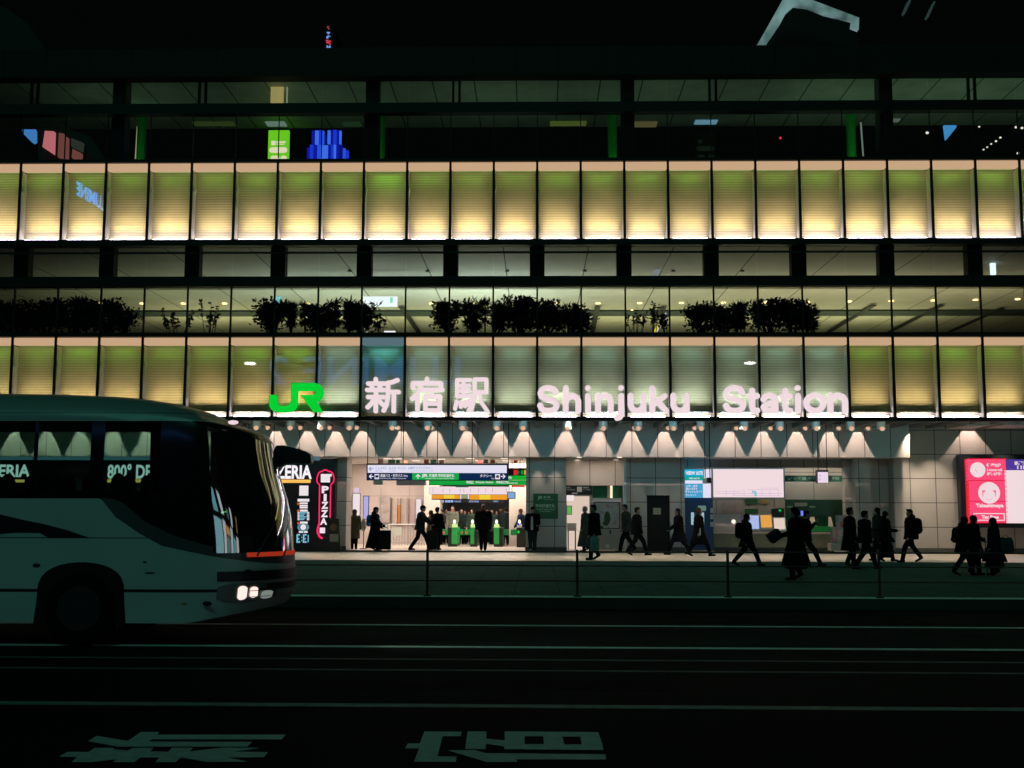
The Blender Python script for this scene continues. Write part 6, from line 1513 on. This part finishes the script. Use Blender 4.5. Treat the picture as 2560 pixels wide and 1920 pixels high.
# --- at the entrance
p = person(885,1274,1373.5,88,'person in an olive knee length coat standing with their back turned by the lit posters', coat=.27, ccol=OL, hair='hood', hcol=(.02,.04,.035), arms=((6,38),(6,38)), flare=.012, stride=.03, scarf=(.05,.045,.04))
p = person(937,1268,1377.5,0,'person in a black cap and a floor length black coat pulling luggage', coat=.07, hair='cap', arms=((24,30),(18,30)), flare=.05, collar=True, width=1.05, stride=.10)
backpack(p, 'blue and dark backpack on the back of the person in the floor length coat', (.02,.10,.22), .8)
suitcase(947,977,1327,p['base'].y-.25,'dark suitcase beside the person in the floor length coat')
p = person(1049,1264,1375.5,0,'person in a cap leaning forward and pushing luggage to the right', stride=.40, coat=.44, ccol=(.012,.022,.028), hair='cap', arms=((48,10),(44,14)), lean=7, lift=False)
suitcase(1067,1096,1326,p['base'].y-.1,'tall dark suitcase pushed by the person in the cap', .5, (.010,.020,.018))
p = person(1092,1268,1376,60,'person in a dark coat standing behind the tall suitcase', Y=45.6, coat=.35, hair='short', arms=((10,25),(10,25)))
p = person(1077,1276,1372,200,'small person with brown hair half hidden behind the tall suitcase', Y=47.2, coat=.38, ccol=(.10,.10,.07), hair='bob', hcol=(.06,.035,.02))
p = person(1208,1260,1376,86,'bald person in a long black coat walking to the ticket gates', coat=.44, ccol=(.007,.008,.011), hair='bald', hcol=(.10,.08,.07), stride=.14, width=1.22, scarf=(.22,.03,.03), arms=((4,8),(-4,8)), lift=False)
handbag(p['hands'][1], .26,.12,.30, 'dark bag held by the bald person in the long black coat', (.02,.022,.02), EX, EY, .08)
p = person(1331.5,1267,1376.5,262,'person in an open dark jacket over a white shirt looking down by the plaque', Y=43.6, coat=.46, hair='short', head_down=25, arms=((14,60),(8,22)), stride=.05, tcol=(.014,.03,.028), shoes=(.5,.46,.42), width=1.05)
f = MB(); f.caps(p['w'](.092,0,p['sh']-.06), p['w'](.096,0,p['hip']-.005), .026*p['sc'], .034*p['sc']); f.build('shirt', cloth((.62,.58,.54),'shirt_cloth'), p['o'], smooth=True)
p = person(1302,1272,1366,170,'person in a navy jacket leaving through the black gate', Y=50.6, coat=.46, ccol=(.012,.022,.05), hair='bob', hcol=(.05,.03,.02), group='people beyond the ticket gates')
backpack(p, 'dark blue backpack of the person leaving through the black gate', (.03,.06,.10), .8)
# --- crowd beyond the gates
crowd = [(1101,1273,250,52.0,'person with a pink face at the left end of the crowd behind the gates',(.03,.03,.03),'short',None),
 (1115,1272,275,53.6,'person in a pale coat behind the first ticket gate',(.34,.33,.28),'long',None),
 (1131,1264,265,51.9,'person with a red scarf and grey coat at the first ticket gate',(.13,.14,.11),'short',(.36,.08,.08)),
 (1153,1273,268,52.6,'person in a dark suit facing out between the first two gates',(.02,.03,.028),'bald',None),
 (1180,1272,255,52.0,'person in a dark green coat at the second gate looking right',(.03,.05,.035),'bob',None),
 (1172,1277,262,54.6,'person with a fur collar behind the green coat',(.20,.15,.10),'bob',(.45,.32,.24)),
 (1193,1276,90,54.0,'person mostly hidden left of the bald person',(.03,.03,.03),'short',None),
 (1217,1271,270,54.8,'person showing only a face right of the bald person',(.02,.025,.03),'short',None),
 (1230,1273,250,52.4,'person in a grey green jacket with a face left of the third gate',(.03,.045,.045),'short',None),
 (1241,1276,280,53.4,'person with a scarf and reddish face behind the third gate',(.025,.03,.03),'bob',(.22,.12,.10)),
 (1252,1269,265,55.4,'person at the back above the third gate',(.03,.03,.03),'short',None),
 (1108,1277,262,54.4,'person in black between the two leftmost faces of the crowd',(.01,.012,.012),'short',None),
 (1142,1276,275,55.6,'person in the back row behind the grey coat with the red scarf',(.012,.014,.016),'short',None),
 (1162,1275,255,53.2,'person in a black coat left of the fur collar',(.01,.012,.012),'short',None),
 (1205,1278,275,55.0,'long haired person behind the left shoulder of the bald person',(.012,.012,.016),'long',None),
 (1223,1279,262,56.2,'person in the back row just right of the bald person',(.012,.014,.014),'bob',None),
 (1271,1277,250,54.8,'person at the right end of the crowd behind the gates',(.012,.014,.014),'short',None),
 (1264,1268,100,51.8,'person in a black coat passing out of the third gate at right',(.012,.02,.02),'short',None)]
for u,vt,hd,y,lb,cc,hr,sf in crowd:
    person(u,vt,1366,hd,lb,Y=y,coat=.33,ccol=cc,hair=hr,hcol=(.02,.014,.010),scarf=sf,stride=.08,detail=.9,group='people beyond the ticket gates',lift=False, arms=((10,30),(6,20)))
# --- walkers on the pavement, from left to right
p = person(1486,1262,1400,205,'person in black holding a pale plastic bag in front of the map', coat=.44, stride=.20, hair='short', arms=((4,16),(-2,14)), width=1.15, lean=1)
handbag(p['hands'][0], .30,.14,.46, 'pale grey plastic bag carried in front of the map', (.16,.26,.26), EX, EY, .06)
p = person(1464,1266,1370,200,'white haired person in a long grey green coat behind the plastic bag', Y=45.6-1.4, coat=.12, ccol=(.045,.06,.05), hair='short', hcol=(.5,.44,.42), stride=.12, flare=.02)
p = person(1568,1261,1372,195,'grey haired person walking left at the end of the alcove', Y=43.8, coat=.42, ccol=(.03,.04,.038), hair='short', hcol=(.03,.03,.03), stride=.34, lean=5)
handbag(p['hands'][1], .20,.10,.34, 'white bag swinging between the two walkers by the grey wall', (.42,.40,.38), EX, EY, .02)
p = person(1593,1268,1389,2,'person with flat short hair walking right past the grey wall', coat=.42, hair='short', stride=.40, arms=((-14,10),(10,10)), width=1.05)
p = person(1661,1272,1376,182,'person holding a phone in front of the dark door', coat=.30, hair='long', stride=.42, arms=((30,62),(-12,14)), flare=.02)
f = MB(); c = p['hands'][0]; f.box(c.x-.08,c.x-.01,c.y-.04,c.y+.04,c.z+.0,c.z+.02); tag(f.build('phone', mat('phone_body', (.30,.22,.20), .3)), 'phone held out in front of the dark door', 'phone')
p = person(1698,1271,1387,181,'person with long hair and a knee length coat walking left by the cash machine', coat=.27, hair='long', hcol=(.03,.02,.014), stride=.46, arms=((30,22),(-16,10)), flare=.025, lean=2)
p = person(1748,1270,1391,2,'person in a long coat striding right in front of the cash machine', coat=.24, hair='long', hcol=(.03,.022,.016), stride=.48, arms=((14,12),(-12,12)), flare=.02)
handbag(p['w'](-.02,-.13,p['sh']-.16), .12,.10,.26, 'white shoulder bag of the person striding past the cash machine', (.5,.48,.46), EX, EY, .10)
p = person(1868,1285,1416,2,'person with a hood down walking right below the fare map', coat=.36, hair='bob', stride=.50, arms=((12,16),(-14,12)), collar=True, width=1.12, flare=.015)
backpack(p, 'black bag on the back of the person below the fare map', BLKC, .95)
p = person(1991,1268,1451,178,'tall nearest person in a long coat and skirt carrying a flat box', coat=.20, hair='bob', stride=.12, arms=((26,50),(-6,20)), width=1.12, flare=.045, skirt=.16, H=None)
f = MB(); c = p['hands'][0]; f.obox(c+Vector((-.10,0,.0)), (EX+EZ*.7).normalized(), EY, (EZ-EX*.7).normalized(), .14,.20,.11); tag(f.build('box', cloth((.010,.014,.02),'bag_cloth')), 'dark flat box carried by the tall nearest person', 'box')
p = person(2014,1277,1416,3,'person striding right behind the tall person with a lit phone', coat=.44, hair='short', stride=.56, arms=((40,95),(-10,10)), lean=3)
f = MB(); q = at(2005,1283,p['base'].y-.3); f.box(q.x-.035,q.x+.035,q.y-.006,q.y+.006,q.z-.07,q.z+.07); f.build('phone', scr('phone_glow', 110,130,250), fix=True)
tag(bpy.data.objects[[o.name for o in bpy.data.objects if o.name.startswith('phone')][-1]], 'glowing blue phone between two dark heads by the green screen', 'phone')
p = person(1999,1275,1398,90,'person almost hidden between the tall person and the strider', coat=.40, hair='short', stride=.1)
p = person(2127,1269,1420,5,'slim person in a long coat looking up to the right by the leaflet rack', coat=.29, hair='short', stride=.14, head_down=-14, arms=((8,14),(2,10)), width=.92, flare=.01)
p = person(2164,1277,1423,12,'broad person with legs apart seen from behind near the rack', coat=.43, hair='short', stride=.44, width=1.18, arms=((6,20),(-4,22)), lift=False)
p = person(2197,1269,1402,188,'person wearing a pale face mask walking left by the recessed wall', coat=.42, ccol=(.02,.03,.026), hair='bob', mask=True, stride=.22, arms=((16,50),(0,12)))
handbag(p['hands'][0]+EX*(-.04), .14,.10,.38, 'white bag held upright by the masked person', (.52,.44,.42), EX, EY, -.16)
p = person(2216,1278,1404,4,'person in a long skirt walking right by the recessed wall', coat=.38, hair='bob', skirt=.08, flare=.05, stride=.30, collar=True, arms=((8,20),(6,80)))
p = person(2279,1273,1406,184,'person walking left with a backpack past the plain wall', coat=.42, hair='short', stride=.38, arms=((6,20),(-6,16)), width=1.08, collar=True, mask=False)
backpack(p, 'black backpack of the person walking past the plain wall', BLKC, .95)
handbag(p['w'](-.10,-.05,p['hip']+.10), .22,.16,.24, 'dark bag at the hip of the person past the plain wall', BLKC, EX, EY, .06)
p = person(2410,1291,1440,6,'stooped person with a bag on the back left of the red screen', coat=.36, hair='bob', stride=.36, lean=5, arms=((10,30),(-8,20)), collar=True)
backpack(p, 'small bag on the back of the stooped person', BLKC, .7)
p = person(2438,1288,1439,2,'person with a cane walking right under the red screen', coat=.28, hair='bob', stride=.18, arms=((34,22),(0,10)), flare=.02, width=1.05)
f = MB(); q = p['hands'][1]; e = at(2466,1412,p['base'].y-.1); f.tube((e.x-.03,p['base'].y-.15,at(2462,1345,p['base'].y).z),(e.x,p['base'].y-.15,.006),.013,.010,8); f.tube((e.x-.13,p['base'].y-.15,at(2462,1345,p['base'].y).z),(e.x-.03,p['base'].y-.15,at(2462,1345,p['base'].y).z),.014,.014,8); tag(f.build('cane', cloth((.012,.012,.012),'cane_wood')), 'dark walking cane under the red screen', 'cane')
p = person(2488,1295,1439,170,'person in a long coat with a wide skirt in front of the white page', coat=.24, hair='hood', ccol=(.010,.011,.018), skirt=.13, flare=.06, stride=.10, arms=((6,20),(-4,24)))
handbag(p['w'](-.20,-.02,p['sh']-.12), .36,.22,.40, 'large dark grey bag behind the person with the wide skirt', (.03,.045,.05), EX, EY, .06)

# --- bake the remeshed figures (one continuous surface each)
bpy.context.view_layer.update()
dg = bpy.context.evaluated_depsgraph_get()
new = []
for o in BAKE:
    me = bpy.data.meshes.new_from_object(o.evaluated_get(dg)); new.append((o, me))
for o, me in new:
    o.modifiers.clear(); mats = [m for m in o.data.materials]; old = o.data
    if not len(me.polygons): continue
    bm = bmesh.new(); bm.from_mesh(me)
    for _ in range(2): bmesh.ops.smooth_vert(bm, verts=bm.verts[:], factor=.5, use_axis_x=True, use_axis_y=True, use_axis_z=True)
    ex = EXTRA.get(o.name)
    if ex:
        og = ORG[o.name]; V = [bm.verts.new(p-og) for p in ex.v]
        for f_, m_ in zip(ex.f, ex.m):
            fc = bm.faces.new([V[i] for i in f_]); fc.material_index = m_
    for f_ in bm.faces: f_.smooth = True
    bm.to_mesh(me); bm.free(); me.materials.clear()
    for m in mats: me.materials.append(m)
    o.data = me; bpy.data.meshes.remove(old)
